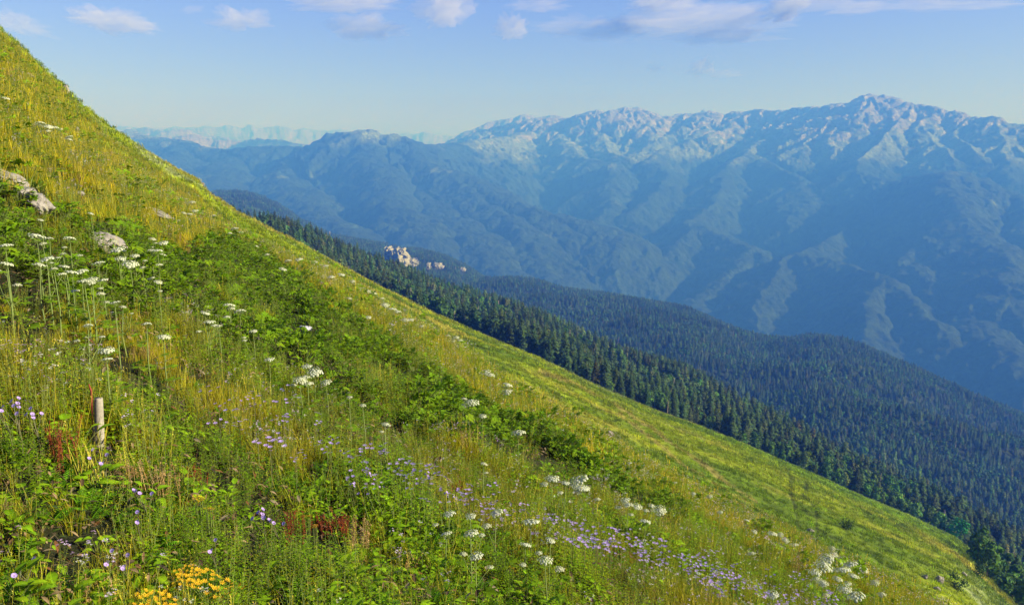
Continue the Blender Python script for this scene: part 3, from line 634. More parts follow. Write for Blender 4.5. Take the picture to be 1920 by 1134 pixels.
def flat_flower(mb, p, rad, col, n=8, cup=0.35, centre=None, tilt=None):
    nrm = Vector(tilt).normalized() if tilt else Vector((random.uniform(-.4, .4), random.uniform(-.5, .1), 1)).normalized()
    a = nrm.cross(Vector((1, 0.1, 0))).normalized(); b = nrm.cross(a); p = Vector(p)
    for i in range(n):
        t_ = 6.2832 * i / n; d = a * math.cos(t_) + b * math.sin(t_); s = nrm.cross(d); c = cv(col, 0.12)
        mb.poly([p, p + d * rad * 0.55 - s * rad * 0.17 + nrm * rad * cup * .4, p + d * rad * random.uniform(.8, 1.0) - s * rad * 0.15 + nrm * rad * cup, p + d * rad * .95 + s * rad * 0.15 + nrm * rad * cup, p + d * rad * 0.55 + s * rad * 0.17 + nrm * rad * cup * .4], c)
    if centre:
        q = p + nrm * rad * 0.12
        mb.poly([q + (a * math.cos(x) + b * math.sin(x)) * rad * 0.25 for x in np.linspace(0, 6.2832, 7)[:-1]], centre)

# ---- instanced cover ("stuff" nobody could count)
def scatter(name, label, P, variants, mat, tint, scl, vid=None, tilt=0.12):
    """one object whose points carry the plants; sources live outside the scene"""
    n = len(P); src = bpy.data.collections.new(name + "_kinds")
    for k_, v_ in enumerate(variants):
        me_ = v_.mesh(f"{name}_kind", mat) if isinstance(v_, MB) else v_
        o_ = bpy.data.objects.new(f"{k_:02d}_{name}", me_); src.objects.link(o_)
    me_ = bpy.data.meshes.new(name); me_.vertices.add(n); me_.vertices.foreach_set('co', np.asarray(P, np.float32).ravel())
    rot = np.stack([RNG.normal(0, tilt, n), RNG.normal(0, tilt, n), RNG.uniform(0, 6.2832, n)], 1).astype(np.float32)
    if vid is None: vid = RNG.integers(0, len(variants), n)
    a = me_.attributes.new('rot', 'FLOAT_VECTOR', 'POINT'); a.data.foreach_set('vector', rot.ravel())
    a = me_.attributes.new('scl', 'FLOAT', 'POINT'); a.data.foreach_set('value', np.asarray(scl, np.float32))
    a = me_.attributes.new('vid', 'INT', 'POINT'); a.data.foreach_set('value', np.asarray(vid, np.int32))
    a = me_.attributes.new('tint', 'FLOAT_VECTOR', 'POINT'); a.data.foreach_set('vector', np.asarray(tint, np.float32).ravel())
    me_.materials.append(mat)
    o_ = link(name, me_); tag(o_, label, kind='stuff')
    g = bpy.data.node_groups.new(name, 'GeometryNodeTree')
    g.interface.new_socket("Geometry", in_out='INPUT', socket_type='NodeSocketGeometry'); g.interface.new_socket("Geometry", in_out='OUTPUT', socket_type='NodeSocketGeometry')
    N_ = g.nodes; gi = N_.new('NodeGroupInput'); go = N_.new('NodeGroupOutput'); iop = N_.new('GeometryNodeInstanceOnPoints'); ci_ = N_.new('GeometryNodeCollectionInfo')
    ci_.inputs['Collection'].default_value = src; ci_.inputs['Separate Children'].default_value = True; ci_.inputs['Reset Children'].default_value = True
    def at_(nm, ty):
        q = N_.new('GeometryNodeInputNamedAttribute'); q.data_type = ty; q.inputs['Name'].default_value = nm; return q.outputs['Attribute']
    g.links.new(gi.outputs[0], iop.inputs['Points']); g.links.new(ci_.outputs[0], iop.inputs['Instance']); iop.inputs['Pick Instance'].default_value = True
    g.links.new(at_('vid', 'INT'), iop.inputs['Instance Index'])
    e2 = N_.new('FunctionNodeEulerToRotation'); g.links.new(at_('rot', 'FLOAT_VECTOR'), e2.inputs[0]); g.links.new(e2.outputs[0], iop.inputs['Rotation'])
    g.links.new(at_('scl', 'FLOAT'), iop.inputs['Scale']); g.links.new(iop.outputs[0], go.inputs[0])
    md = o_.modifiers.new("plants", 'NODES'); md.node_group = g
    return o_

def sample_sector(r_lo, r_hi, dens, a_lo=-40, a_hi=41):
    """random ground points between two ranges, dens(r) per square metre"""
    out = []
    edges = np.exp(np.linspace(math.log(r_lo), math.log(r_hi), 40))
    for lo, hi in zip(edges[:-1], edges[1:]):
        area = 0.5 * (hi * hi - lo * lo) * R(a_hi - a_lo); n = RNG.poisson(area * dens(0.5 * (lo + hi)))
        rr_ = np.sqrt(RNG.uniform(lo * lo, hi * hi, n)); aa = RNG.uniform(R(a_lo), R(a_hi), n)
        out.append(np.stack([np.sin(aa) * rr_, np.cos(aa) * rr_], 1))
    P = np.concatenate(out); return np.column_stack([P, terrain(P[:, 0], P[:, 1])])
def visible_A(P, slack=0.9):
    r_ = np.hypot(P[:, 0], P[:, 1]); ph_ = np.arctan2(P[:, 0], P[:, 1])
    rA_ = np.interp(ph_, LA[0], LA[2]); sA_ = np.interp(ph_, LA[0], LA[1])
    return (r_ < rA_) | (P[:, 2] + slack > sA_ * r_)

# near slope
PA = sample_sector(2.0, 84, lambda q: 165 if q < 7 else (115 if q < 12 else (62 if q < 20 else (34 if q < 34 else 16))))
PA = PA[visible_A(PA)]
belt, low, pxA, pyA = zones(PA[:, 0], PA[:, 1], PA[:, 2])
rA = np.hypot(PA[:, 0], PA[:, 1])
nA = len(PA); u = RNG.random(nA)
gfield = fbm(PA[:, 0] / 2.6, PA[:, 1] / 2.6, 3, 101); gf2 = fbm(PA[:, 0] / 0.9, PA[:, 1] / 0.9, 2, 105)
crest_y = np.interp(pxA, [0, 450, 960, 1400, 1780], [182, 440, 722, 966, 1145])
upper = (~belt) & (~low) & (pyA < np.interp(pxA, [0, 260, 640, 1060, 1290, 1700], [470, 455, 590, 845, 965, 1200]))
mid = (~belt) & (~low) & (~upper)
goldness = np.where(upper, 0.50 + 0.6 * gfield, np.where(mid, 0.26 + 0.45 * gfield, np.where(low, -0.05 + 0.4 * gfield, -0.15 + 0.3 * gfield)))
goldness = np.clip(goldness + 0.12 * gf2, 0, 1)
kind = np.full(nA, 'grass', dtype=object)
def pick(mask, table):
    idx = np.nonzero(mask)[0]; c = np.cumsum([t_[1] for t_ in table]); c = c / c[-1]
    q = fbm(PA[idx, 0] / 1.5, PA[idx, 1] / 1.5, 3, 130) + RNG.normal(0, 0.42, len(idx)); uu = np.argsort(np.argsort(q)) / max(1, len(idx))
    kk = np.searchsorted(c, uu)
    kind[idx] = np.array([t_[0] for t_ in table], dtype=object)[np.minimum(kk, len(table) - 1)]
pick(belt, [('grass', 7), ('herb', 22), ('cover', 20), ('lobed', 30), ('broad', 17), ('feather', 4)])
pick(upper, [('lobed', 4), ('cover', 16), ('herb', 26), ('grass', 36), ('tiny', 9), ('stalk', 2), ('feather', 7)])
pick(mid, [('broad', 4), ('cover', 14), ('herb', 42), ('feather', 8), ('tiny', 8), ('grass', 24), ('stalk', 1)])
pick(low, [('herb', 26), ('cover', 18), ('feather', 20), ('broad', 15), ('grass', 10), ('stalk', 1), ('tiny', 1)])
# bare, shadowed hollows between the plants
hollow = low & (fbm(PA[:, 0] / 0.55, PA[:, 1] / 0.55, 3, 111) > 0.26)
hollow |= belt & (fbm(PA[:, 0] / 1.2, PA[:, 1] / 1.2, 3, 115) > 0.05)
hollow |= mid & (fbm(PA[:, 0] / 0.8, PA[:, 1] / 0.8, 3, 117) > 0.48)
for qx, qy, qw, qh in ((16, 322, 48, 20), (40, 346, 26, 26), (68, 370, 40, 34), (197, 430, 46, 30), (571, 598, 18, 16), (554, 613, 15, 14), (564, 624, 9, 9), (305, 402, 40, 7), (150, 353, 10, 8), (950, 735, 11, 8)):
    hollow |= (np.abs(pxA - qx) < qw * .55) & (pyA > qy - qh * .5) & (pyA < qy + qh * .5 + (22 if qx < 400 and qw > 15 else 14))
hx, hy = 232, 705
hollow |= ((pxA - hx) / 34) ** 2 + ((pyA - hy) / 50) ** 2 < 1
hollow |= ((pxA - 190) / 60) ** 2 + ((pyA - 850) / 26) ** 2 < 0.6
hollow |= (((pxA - 60) / 110) ** 2 + ((pyA - 1080) / 60) ** 2 < 0.5) & (RNG.random(nA) < .6)
hollow |= (np.abs(pxA - 190) < 30) & (pyA > 834) & (pyA < 896)
hollow |= ((pxA - 590) / 34) ** 2 + ((pyA - 1040) / 60) ** 2 < 1
keep = ~hollow | (RNG.random(nA) < 0.12)
farw = np.clip(rA / 17, 1, 2.6)      # plants farther up the slope stand in taller, coarser clumps
def tint_of(idx):
    g_ = goldness[idx][:, None]; v_ = RNG.normal(1, 0.12, (len(idx), 1))
    t_ = np.array([1.0, 1.0, 1.0]) * (1 - g_) + np.array([1.40, 1.18, 0.9]) * g_
    yel = np.clip(upper[idx] * 0.35 + mid[idx] * 0.15, 0, 1)[:, None]
    return np.clip(t_ * (1 + yel * np.array([0.45, 0.22, 0.0])) * v_, 0.2, 4)
def v_litter(seed):
    random.seed(seed); mb = MB()
    for i in range(26):
        a = random.uniform(0, 6.28); q = .28 * random.random() ** .5; p = (math.cos(a) * q, math.sin(a) * q, random.uniform(.005, .05))
        c = cv(random.choice(((.14, .07, .025), (.20, .12, .05), (.09, .06, .03), (.26, .19, .09), (.06, .09, .015))), .3)
        if random.random() < .55: leaf(mb, p, rdir(random.uniform(0, 6.28), random.uniform(-.3, .5)), (0, 0, 1), random.uniform(.03, .09), random.uniform(.012, .035), c, shape='oval')
        else: blade(mb, p, random.uniform(0, 6.28), random.uniform(.08, .25), .003, random.uniform(1.0, 1.6), c)
    return mb
PL = PA[(rA < 16) & (RNG.random(nA) < .22)]
scatter("leaf_litter", "dead brown leaves and twigs on the ground between the plants", PL, [v_litter(s) for s in (90, 91, 92)], M_PLANT_I, np.ones((len(PL), 3)), RNG.uniform(.7, 1.2, len(PL)))
VAR = {
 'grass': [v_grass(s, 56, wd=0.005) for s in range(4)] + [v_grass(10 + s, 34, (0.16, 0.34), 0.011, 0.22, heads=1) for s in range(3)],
 'herb': [v_herb(20 + s) for s in range(3)] + [v_herb(24 + s, 6, (0.25, 0.5), 0.045, 0.011, GRASS) for s in range(3)],
 'broad': [v_broad(30 + s) for s in range(3)] + [v_broad(34, 10, 0.15, 0.07, (0.06, 0.26), LEAF, 'oval')],
 'lobed': [v_lobed(40 + s) for s in range(4)],
 'feather': [v_feather(50 + s) for s in range(3)],
 'cover': [v_cover(60 + s) for s in range(3)],
 'stalk': [v_stalks(70 + s) for s in range(2)] + [v_stalks(73, 12, GOLD)],
 'tiny': [v_herb(80, 5, (0.35, 0.6), 0.05, 0.008, GRASS, top=(0.62, 0.5, 0.66)), v_herb(81, 5, (0.35, 0.55), 0.05, 0.008, GRASS, top=(0.7, 0.68, 0.55)), v_herb(82, 5, (0.3, 0.6), 0.05, 0.008, GRASS, top=(0.55, 0.36, 0.50))],
}
NAMES = {'grass': ("meadow_grass", "green and golden grass tufts covering the near slope"), 'herb': ("leafy_herbs", "leafy green herb stems filling the near slope"),
         'broad': ("broadleaf_herbs", "broad heart shaped leaves low on the near slope"), 'lobed': ("cow_parsnip_foliage", "lobed bright green leaves in the band across the near slope"),
         'feather': ("feathery_herbs", "fine feathery green leaves low on the near slope"), 'cover': ("ground_cover", "small green leaves carpeting the near slope"),
         'stalk': ("dry_stalks", "dry brown and straw stalks among the grass"), 'tiny': ("tiny_wildflowers", "tiny pale pink and cream flowers speckling the grass")}
for kd, vs in VAR.items():
    idx = np.nonzero((kind == kd) & keep)[0]
    s_ = RNG.uniform(0.7, 1.25, len(idx)) * np.where(rA[idx] < 11, 0.85, 1.0) * farw[idx] ** 0.42 * np.clip(1 + 0.6 * fbm(PA[idx, 0] / 1.7, PA[idx, 1] / 1.7, 3, 135), 0.5, 1.6) * 0.85
    if kd in ('lobed', 'broad'): s_ *= 0.95
    if kd == 'stalk': s_ *= 0.75
    ti = tint_of(idx)
    if kd in ('lobed', 'broad', 'feather', 'cover'): ti = np.clip(1 + (ti - 1) * 0.5, 0.3, 2) * np.where(belt[idx], 0.82, 1.0)[:, None]
    if kd in ('stalk', 'tiny'): ti = np.clip(RNG.normal(1, 0.15, (len(idx), 1)) * np.ones((1, 3)), 0.4, 1.6)
    vid = None
    if kd == 'grass': vid = np.where(rA[idx] < 14, RNG.integers(0, 4, len(idx)), RNG.integers(4, 7, len(idx)))
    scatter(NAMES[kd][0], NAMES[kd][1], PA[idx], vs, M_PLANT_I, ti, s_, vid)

# far meadow: coarse tufts, coloured like the ground cover they stand in
def fd(q): return 2.2 if q < 90 else (1.3 if q < 160 else (0.85 if q < 260 else 0.6))
PB = sample_sector(46, 430, fd, -36, 36)
rb = np.hypot(PB[:, 0], PB[:, 1]); phb = np.arctan2(PB[:, 0], PB[:, 1])
okb = (rb < 1.1 * rB_of(phb)) & (rb > np.interp(phb, LA[0], LA[2]) * 1.35)
sA_ = np.interp(phb, LA[0], LA[1]); okb &= PB[:, 2] + 1.0 > sA_ * rb
PB = PB[okb]; rb = rb[okb]
cb = cover_B(PB[:, 0], PB[:, 1])
VB = [v_grass(200 + s, 26, (0.25, 0.5), 0.045, 0.5, (1.0, 1.0, 1.0), 0, 0) for s in range(3)] + [v_cover(210 + s, 40, 0.5, 0.16, (0.8, 0.95, 0.8)) for s in range(2)]
vb = np.where(RNG.random(len(PB)) < 0.8, RNG.integers(0, 3, len(PB)), RNG.integers(3, 5, len(PB)))
scatter("far_meadow_grass", "short green and straw coloured tufts on the second shoulder", PB, VB, M_PLANT_I, np.clip(cb * 1.3 * RNG.lognormal(0, 0.32, (len(PB), 1)) * np.where(RNG.random((len(PB), 1)) < 0.05, 1.7, 1.0), 0, 1), RNG.uniform(0.4, 1.5, len(PB)) * np.clip(rb / 150, 0.8, 1.6), vb)

# ------------------------------------------------------------------ trees
FIR = (0.055, 0.100, 0.028); BEECH = (0.070, 0.150, 0.022)
def fir_crown(seed, h=24, wr=0.17, layers=30, col=FIR, gap=0.05):
    random.seed(seed); mb = MB()
    for i in range(layers):
        t_ = i / (layers - 1); z = h * (0.07 + 0.93 * t_)
        Rr = h * wr * (1 - t_) ** 0.40 * min(1, .55 + t_ * 2.2) * (0.75 + 0.25 * math.sin(i * 1.7 + seed)) + 0.25
        nb = max(4, int(9 * (1 - t_) + 4)); a0 = random.uniform(0, 6.28)
        for j in range(nb):
            if random.random() < gap: continue
            az = a0 + 6.28 * j / nb + random.uniform(-.3, .3); L_ = Rr * random.uniform(0.6, 1.3); dz = -0.30 * L_ + random.uniform(-.2, .2)
            d = Vector((math.cos(az), math.sin(az), 0)); s = Vector((-math.sin(az), math.cos(az), 0)); b = Vector((0, 0, z)); c = cv(col, 0.35)
            wv = L_ * random.uniform(0.26, 0.42) + 0.12
            m1 = b + d * L_ * 0.55 + Vector((0, 0, dz * 0.25)); e = b + d * L_ + Vector((0, 0, dz))
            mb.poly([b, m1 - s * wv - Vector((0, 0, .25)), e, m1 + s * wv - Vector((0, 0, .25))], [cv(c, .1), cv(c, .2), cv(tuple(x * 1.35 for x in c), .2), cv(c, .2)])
            mb.poly([m1 + Vector((0, 0, .2)), m1 - s * wv * .6 - Vector((0, 0, .7)), e - Vector((0, 0, .6)), m1 + s * wv * .6 - Vector((0, 0, .7))], cv(c, .25))
    mb.poly([(0.15, 0, h * .96), (-0.1, 0.12, h * .96), (0, 0, h * 1.03)], cv(col, .2))
    return mb
def beech_crown(seed, h=20, wr=0.30, n=420, col=BEECH, zlo=0.15):
    random.seed(seed); mb = MB()
    lobes = [(random.uniform(-.5, .5), random.uniform(-.5, .5), random.uniform(0.0, 1.0), random.uniform(0.35, 0.6)) for _ in range(11)]
    for i in range(n):
        lx, ly, lz, lr = random.choice(lobes); th = random.uniform(0, 6.28); q = random.uniform(-1, 1); sq = math.sqrt(1 - q * q)
        rr_ = lr * random.uniform(0.75, 1.05)
        env = math.sin(math.pi * (0.18 + 0.72 * lz)) ** 0.6
        p = Vector(((lx * env + math.cos(th) * sq * rr_) * h * wr, (ly * env + math.sin(th) * sq * rr_) * h * wr, h * (zlo + (0.90 - zlo) * (0.12 + 0.76 * lz)) + q * rr_ * h * wr * 0.9))
        nrm = Vector((math.cos(th) * sq, math.sin(th) * sq, q + random.uniform(0, .6))) + Vector((random.uniform(-.5, .5),) * 3)
        nrm.normalize(); a = nrm.cross(Vector((0.2, 0.1, 1))).normalized(); b = nrm.cross(a); s = h * 0.045 * random.uniform(0.5, 1.2); c = cv(col, 0.4)
        mb.poly([p + a * s, p + b * s * 0.7, p - a * s * random.uniform(.6, 1), p - b * s, p + (a - b) * s * 0.8][:random.choice((4, 5))], c)
    return mb
def trunk_mesh(name, h, r_, mat, seed=0, limbs=0, limb_len=2.0, spread=0.4, top_r=0.25):
    random.seed(seed); mb = MB(); n = 6
    pts = [Vector((random.uniform(-.1, .1) * i, random.uniform(-.1, .1) * i, -0.6 + (h + 0.6) * i / n)) for i in range(n + 1)]
    mb.tube(pts, [r_ * (1 - (1 - top_r) * i / n) for i in range(n + 1)], (1, 1, 1), 7)
    for k_ in range(limbs):
        t_ = random.uniform(0.45, 0.98); b = pts[0].lerp(pts[-1], t_); az = random.uniform(0, 6.28); L_ = limb_len * random.uniform(.5, 1.1) * (1.25 - 0.6 * t_)
        e = b + rdir(az, spread + random.uniform(-.2, .3)) * L_; m1 = b.lerp(e, 0.5) + Vector((0, 0, -0.08 * L_))
        mb.tube([b, m1, e], [r_ * .32, r_ * .2, r_ * .06], (1, 1, 1), 4)
        for _ in range(3):
            q = b.lerp(e, random.uniform(.4, .95)); mb.tube([q, q + rdir(az + random.uniform(-1.1, 1.1), random.uniform(0, 1)) * L_ * .35], [r_ * .1, r_ * .03], (1, 1, 1), 3)
    return mesh_from(name, mb.v, mb.f, mat, None, True)
FIRS = [fir_crown(1, 25, .21), fir_crown(2, 22, .26), fir_crown(3, 27, .18, 32), fir_crown(4, 18, .30), fir_crown(5, 25, .20, 30, (0.070, 0.100, 0.030), .15)]
BEECHES = [beech_crown(6, 19, .27), beech_crown(7, 17, .32), beech_crown(8, 21, .24, 480, (0.055, 0.125, 0.022)), beech_crown(9, 20, .22, 460, (0.08, 0.13, 0.026))]
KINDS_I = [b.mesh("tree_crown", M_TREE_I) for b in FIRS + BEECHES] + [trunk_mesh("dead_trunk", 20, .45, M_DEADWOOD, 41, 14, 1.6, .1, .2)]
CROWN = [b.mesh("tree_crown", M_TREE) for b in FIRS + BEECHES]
TRUNK = [trunk_mesh("trunk", h_ * .9, .34, M_BARK, i) for i, h_ in enumerate([25, 23, 27, 21, 25])] + [trunk_mesh("trunk", h_ * .6, .36, M_BARK, 9 + i, 7, 4.5, .7) for i, h_ in enumerate([19, 17, 21, 20])]
TREE_H = [25, 22, 27, 18, 25, 19, 17, 21, 20]
P_FOREST_NEAR = [(1842, 1046), (1815, 1062), (1800, 1082), (1772, 1092), (1762, 1108), (1790, 1140), (1830, 1200), (2100, 1300), (2100, 1000), (1900, 1000)]
def forest_points(r_lo, r_hi, dens, a_lo=-36, a_hi=38):
    P = sample_sector(r_lo, r_hi, dens, a_lo, a_hi)
    r_ = np.hypot(P[:, 0], P[:, 1]); ph_ = np.arctan2(P[:, 0], P[:, 1])
    px, py = to_px(P[:, 0], P[:, 1], P[:, 2])
    ok = (r_ > np.maximum(rB_of(ph_) * 1.07, np.interp(px, [440, 560, 900, 1300], [640, 560, 420, 300]))) | (in_poly(px, py, P_FOREST_NEAR) & (r_ > 150))
    ok &= ~is_clear(P[:, 0], P[:, 1], P[:, 2] + 6)
    return P[ok]
PF = forest_points(200, 4700, lambda q: 1 / 22. if q < 1150 else (1 / 46. if q < 3200 else 1 / 70.), -30, 36)
# drop those wholly hidden behind a nearer shoulder (kept with a margin of 30 m of height)
def hidden(P, lift):
    ph_ = np.arctan2(P[:, 0], P[:, 1]); r_ = np.hypot(P[:, 0], P[:, 1]); s_ = (P[:, 2] + lift) / r_
    m_ = np.full(len(P), -9.0)
    for q in (40, 80, 130, 180, 240, 300, 360, 430, 520, 620, 740, 880, 1050, 1250, 1500, 1800, 2200, 2600, 3000, 3400):
        zz = terrain(np.sin(ph_) * q, np.cos(ph_) * q, True, False) / q
        m_ = np.where(q < r_ * 0.97, np.maximum(m_, zz), m_)
    return s_ < m_
PF = PF[~hidden(PF, 26)]
rF = np.hypot(PF[:, 0], PF[:, 1]); pxF, pyF = to_px(PF[:, 0], PF[:, 1], PF[:, 2])
cliffy = np.zeros(len(PF), bool)
for qx, qy, qw, qh in ((728, 477, 10, 30), (747, 483, 22, 36), (771, 493, 18, 14), (803, 501, 7, 9), (821, 501, 18, 7), (868, 507, 9, 4)): cliffy |= (np.abs(pxF - qx) < qw * .7) & (pyF > qy - qh * .5) & (pyF < qy + qh * .5 + 10) & (rF > 1300)
PF = PF[~cliffy]; rF = rF[~cliffy]; pxF = pxF[~cliffy]; pyF = pyF[~cliffy]
seenF = ~hidden(PF, 13) & (pxF > -20) & (pxF < 1940) & (pyF > 0) & (pyF < 1190)
mixn = fbm(PF[:, 0] / 90, PF[:, 1] / 90, 2, 121) + RNG.normal(0, 0.25, len(PF))
edge = rF < rB_of(np.arctan2(PF[:, 0], PF[:, 1])) * 1.25
isb = (mixn > 0.0) | (edge & (mixn > -0.15))
vidF = np.where(isb, RNG.integers(5, 9, len(PF)), RNG.integers(0, 5, len(PF)))
scF = RNG.uniform(0.42, 0.92, len(PF)) * np.where(rF > 1150, 0.85, 1.0) * np.where(edge, 0.72, 1.0) * np.where(rF > 1150, 0.95, 1.0)
bandF = fbm(PF[:, 0] / 160, PF[:, 1] / 160, 3, 125)
tintF = np.clip(np.array([1.0, 1.0, 1.0]) * (1 + 0.35 * bandF[:, None]) * RNG.lognormal(0, 0.30, (len(PF), 1)) * (1 + RNG.normal(0, 0.10, (len(PF), 3))), 0.35, 2.6)
order = np.argsort(-(scF * np.array(TREE_H)[vidF] / rF) * np.where(seenF, 1, 0)); N_IND = 290
ind = order[:N_IND]; rest = np.setdiff1d(np.arange(len(PF)), ind); vidF[rest[RNG.random(len(rest)) < 0.02]] = 9
scatter("forest_trees", "mass of dark firs and beeches covering the hills beyond", PF[rest], KINDS_I, M_TREE_I, tintF[rest], scF[rest], vidF[rest], 0.02)

def make_tree(name, crown, trunk, label, cat, group, loc, s, rz):
    e = bpy.data.objects.new(name, None); COL.objects.link(e); e.location = tuple(float(c) for c in loc); e.rotation_euler = (0, 0, rz); e.scale = (s, s, s)
    tag(e, label, cat, group)
    link("trunk", trunk, e)
    if crown: link("crown", crown, e)
    return e
for i in ind:
    v_ = int(vidF[i]); fir = v_ < 5
    rr_ = rF[i]
    nearbot = pxF[i] > 1700 and rr_ < 420
    where = 'at the upper left end of the forest' if pxF[i] < 900 else ('at the middle of the meadow edge' if pxF[i] < 1400 else 'along the lower right meadow edge')
    if fir: lab, grp = ("dark fir standing in the corner wood at the lower right", "firs of the corner wood") if nearbot else ("dark pointed fir " + where, "firs " + where)
    else: lab, grp = ("rounded beech in the corner wood at the lower right", "beeches of the corner wood") if nearbot else ("rounded green beech " + where, "beeches " + where)
    make_tree("fir_tree" if fir else "beech_tree", CROWN[v_], TRUNK[v_], lab, "tree", grp, PF[i] - np.array([0, 0, 0.3]), float(scF[i]), float(RNG.uniform(0, 6.28)))

def place_tree(name, px, py, hpx, crown, trunk, h, label, lift=0.0, group=None, rng=None):
    """foot of the tree at a photo pixel (or at range rng behind what hides its foot), its height given in photo pixels"""
    if rng:
        a, s = px_dir(px, py); x, y = math.sin(a) * rng, math.cos(a) * rng; z = float(terrain(np.array([x]), np.array([y]))[0])
        top = float(px_dir(px, py)[1]) * rng; s_ = max(0.4, (top - z) / h); p = np.array([x, y, z])
    else:
        p, rr_ = ground(px, py, lift, rmin=60); s_ = hpx / F * rr_ / h
    return make_tree(name, crown, trunk, label, "tree", group, p, s_, random.uniform(0, 6))
SNAG = [trunk_mesh("trunk", 18, .30, M_DEADWOOD, 31, 26, 4.0, .5), trunk_mesh("trunk", 22, .30, M_DEADWOOD, 32, 16, 1.6, .1, .15), trunk_mesh("trunk", 20, .26, M_DEADWOOD, 33, 8, 1.0, .0, .3)]
sparse = fir_crown(35, 20, .11, 20, (0.20, 0.15, 0.06), .55).mesh("crown", M_TREE); tan_crown = beech_crown(36, 18, .2, 260, (0.24, 0.15, 0.06)).mesh("crown", M_TREE)
bright = beech_crown(37, 10, .42, 520, (0.030, 0.19, 0.035), .02).mesh("crown", M_TREE); bright_t = trunk_mesh("trunk", 5, .2, M_BARK, 38, 4, 1.5, .8)
place_tree("dead_tree", 1837, 1006, 0, tan_crown, SNAG[0], 18, "bare dead tree with spreading pale branches at the meadow's lower end", rng=392)
place_tree("dead_tree", 1903, 1030, 0, sparse, SNAG[1], 22, "pale dead trunk with yellowed needles at the right edge", rng=380)
place_tree("beech_tree", 1800, 966, 0, bright, bright_t, 10, "bright green round tree at the top edge of the lower meadow", rng=392)
for px, py, rg, k_, lab in ((1257, 708, 560, 1, "tallest white dead trunk in the middle of the near forest"), (1240, 722, 540, 2, "grey dead trunk just left of the tallest white one"), (1222, 714, 600, 2, "short white dead trunk left of the pair in the near forest"),
                            (1320, 728, 640, 2, "bare white trunk under the straw coloured crown"), (1341, 722, 640, 1, "yellowish dead fir at the upper rim of the near forest"),
                            (671, 465, 860, 1, "straw coloured snag on the skyline of the near forest"), (729, 527, 620, 2, "grey dead trunk just behind the meadow edge"), (618, 434, 1500, 2, "thin pale snag left of the cliffs")):
    place_tree("dead_tree", px, py, 0, sparse if k_ == 1 and px > 1300 else None, SNAG[k_], [18, 22, 20][k_], lab, rng=rg)
place_tree("fir_tree", 1324, 708, 0, tan_crown, TRUNK[5], 18, "straw coloured dying tree on the rim of the near forest", rng=660)
for px, py, rg, lab in ((1330, 792, 362, "low bright beech at the meadow edge, the leftmost of three"), (1372, 812, 366, "low bright beech at the meadow edge, the middle of three"), (1418, 832, 372, "low bright beech at the meadow edge, the right of three")):
    place_tree("beech_tree", px, py, 0, BEECHES[1].mesh("tree_crown", M_TREE), TRUNK[6], 17, lab, rng=rg * 1.06)
# bushes on the far meadow
def bush_mesh(seed, col): return beech_crown(seed, 2.0, .5, 380, col, 0.0).mesh("foliage", M_TREE)
for px, py, wpx, lab, c in ((1155, 792, 14, "small round dark bush alone on the far meadow", (0.03, 0.07, 0.015)), (1588, 992, 30, "low dark shrub above the grey herbs on the far meadow", (0.025, 0.055, 0.02)),
                            (1532, 1046 - 30, 9, "tiny dark bush on the straw coloured strip", (0.03, 0.06, 0.015)), (1795, 1104, 40, "dark green shrub beside the pale rocks at the lower right", (0.03, 0.07, 0.02)),
                            (1835, 1085, 34, "round shrub in front of the corner wood", (0.035, 0.085, 0.02))):
    p, rr_ = ground(px, py, 0, rmin=45); e = bpy.data.objects.new("bush", None); COL.objects.link(e); s_ = wpx / F * rr_ / 2.0
    e.location = tuple(p); e.scale = (s_, s_, s_ * .8); tag(e, lab, "bush"); link("foliage", bush_mesh(int(px), c), e); link("stem", trunk_mesh("stem", 1.0, .06, M_BARK, 3, 5, .6, .8), e)

# ------------------------------------------------------------------ rocks and cliffs
def rock_mesh(seed, sx, sy, sz, mat, name="rock", sub=4, jag=0.22):
    import bmesh
    bm = bmesh.new(); bmesh.ops.create_icosphere(bm, subdivisions=sub, radius=1)
    rg_ = np.random.default_rng(seed); planes = [(Vector(rg_.normal(size=3)).normalized(), rg_.uniform(.55, .9)) for _ in range(12)]
    for v in bm.verts:
        p = v.co.copy()
        for n_, d_ in planes:
            q = p.dot(n_)
            if q > d_: p -= n_ * (q - d_) * 0.9
        k_ = 1 + jag * float(fbm(np.array([p.x * 1.6 + seed]), np.array([p.y * 1.6 + p.z * 1.3]), 4, 7)[0])
        v.co = Vector((p.x * sx * k_, p.y * sy * k_, p.z * sz * k_))
    me_ = bpy.data.meshes.new(name); bm.to_mesh(me_); bm.free(); me_.materials.append(mat)
    return me_
def put_rock(px, py, wpx, hpx, lab, mat=M_ROCK, seed=1, rmin=1.5, depth=0.8, sink=0.15, lift=0.0):
    p, rr_ = ground(px, py + hpx * 0.3, lift, rmin); wd = wpx / F * rr_ / 2; hh = hpx / F * rr_ / 2
    wd *= 1.15; hh *= 1.15
    o_ = link("rock", rock_mesh(seed, wd * 1.15, wd * depth, hh * 1.05, mat)); o_.location = (p[0], p[1], p[2] + hh * (0.75 - sink) + (.08 if lift else 0)); o_.rotation_euler = (0, 0.42 if wpx > hpx * 1.15 else 0.1, 0.25 * math.sin(seed))
    tag(o_, lab, "rock"); return o_
put_rock(16, 322, 64, 24, "flat pale slab at the top of the rock group on the left edge", seed=3, lift=.25)
put_rock(42, 346, 36, 26, "middle boulder of the three pale rocks near the left edge", seed=4, lift=.25)
put_rock(68, 369, 50, 34, "lowest and largest boulder of the rocks near the left edge", seed=5, lift=.25)
put_rock(197, 430, 56, 30, "pinkish boulder half sunk above the white umbels", seed=6, lift=.3)
put_rock(150, 353, 10, 8, "small pale stone in the golden grass", seed=7, lift=.2)
put_rock(571, 598, 18, 16, "blue grey stone among the dark leaves", M_ROCK_GREY, 8, lift=.3)
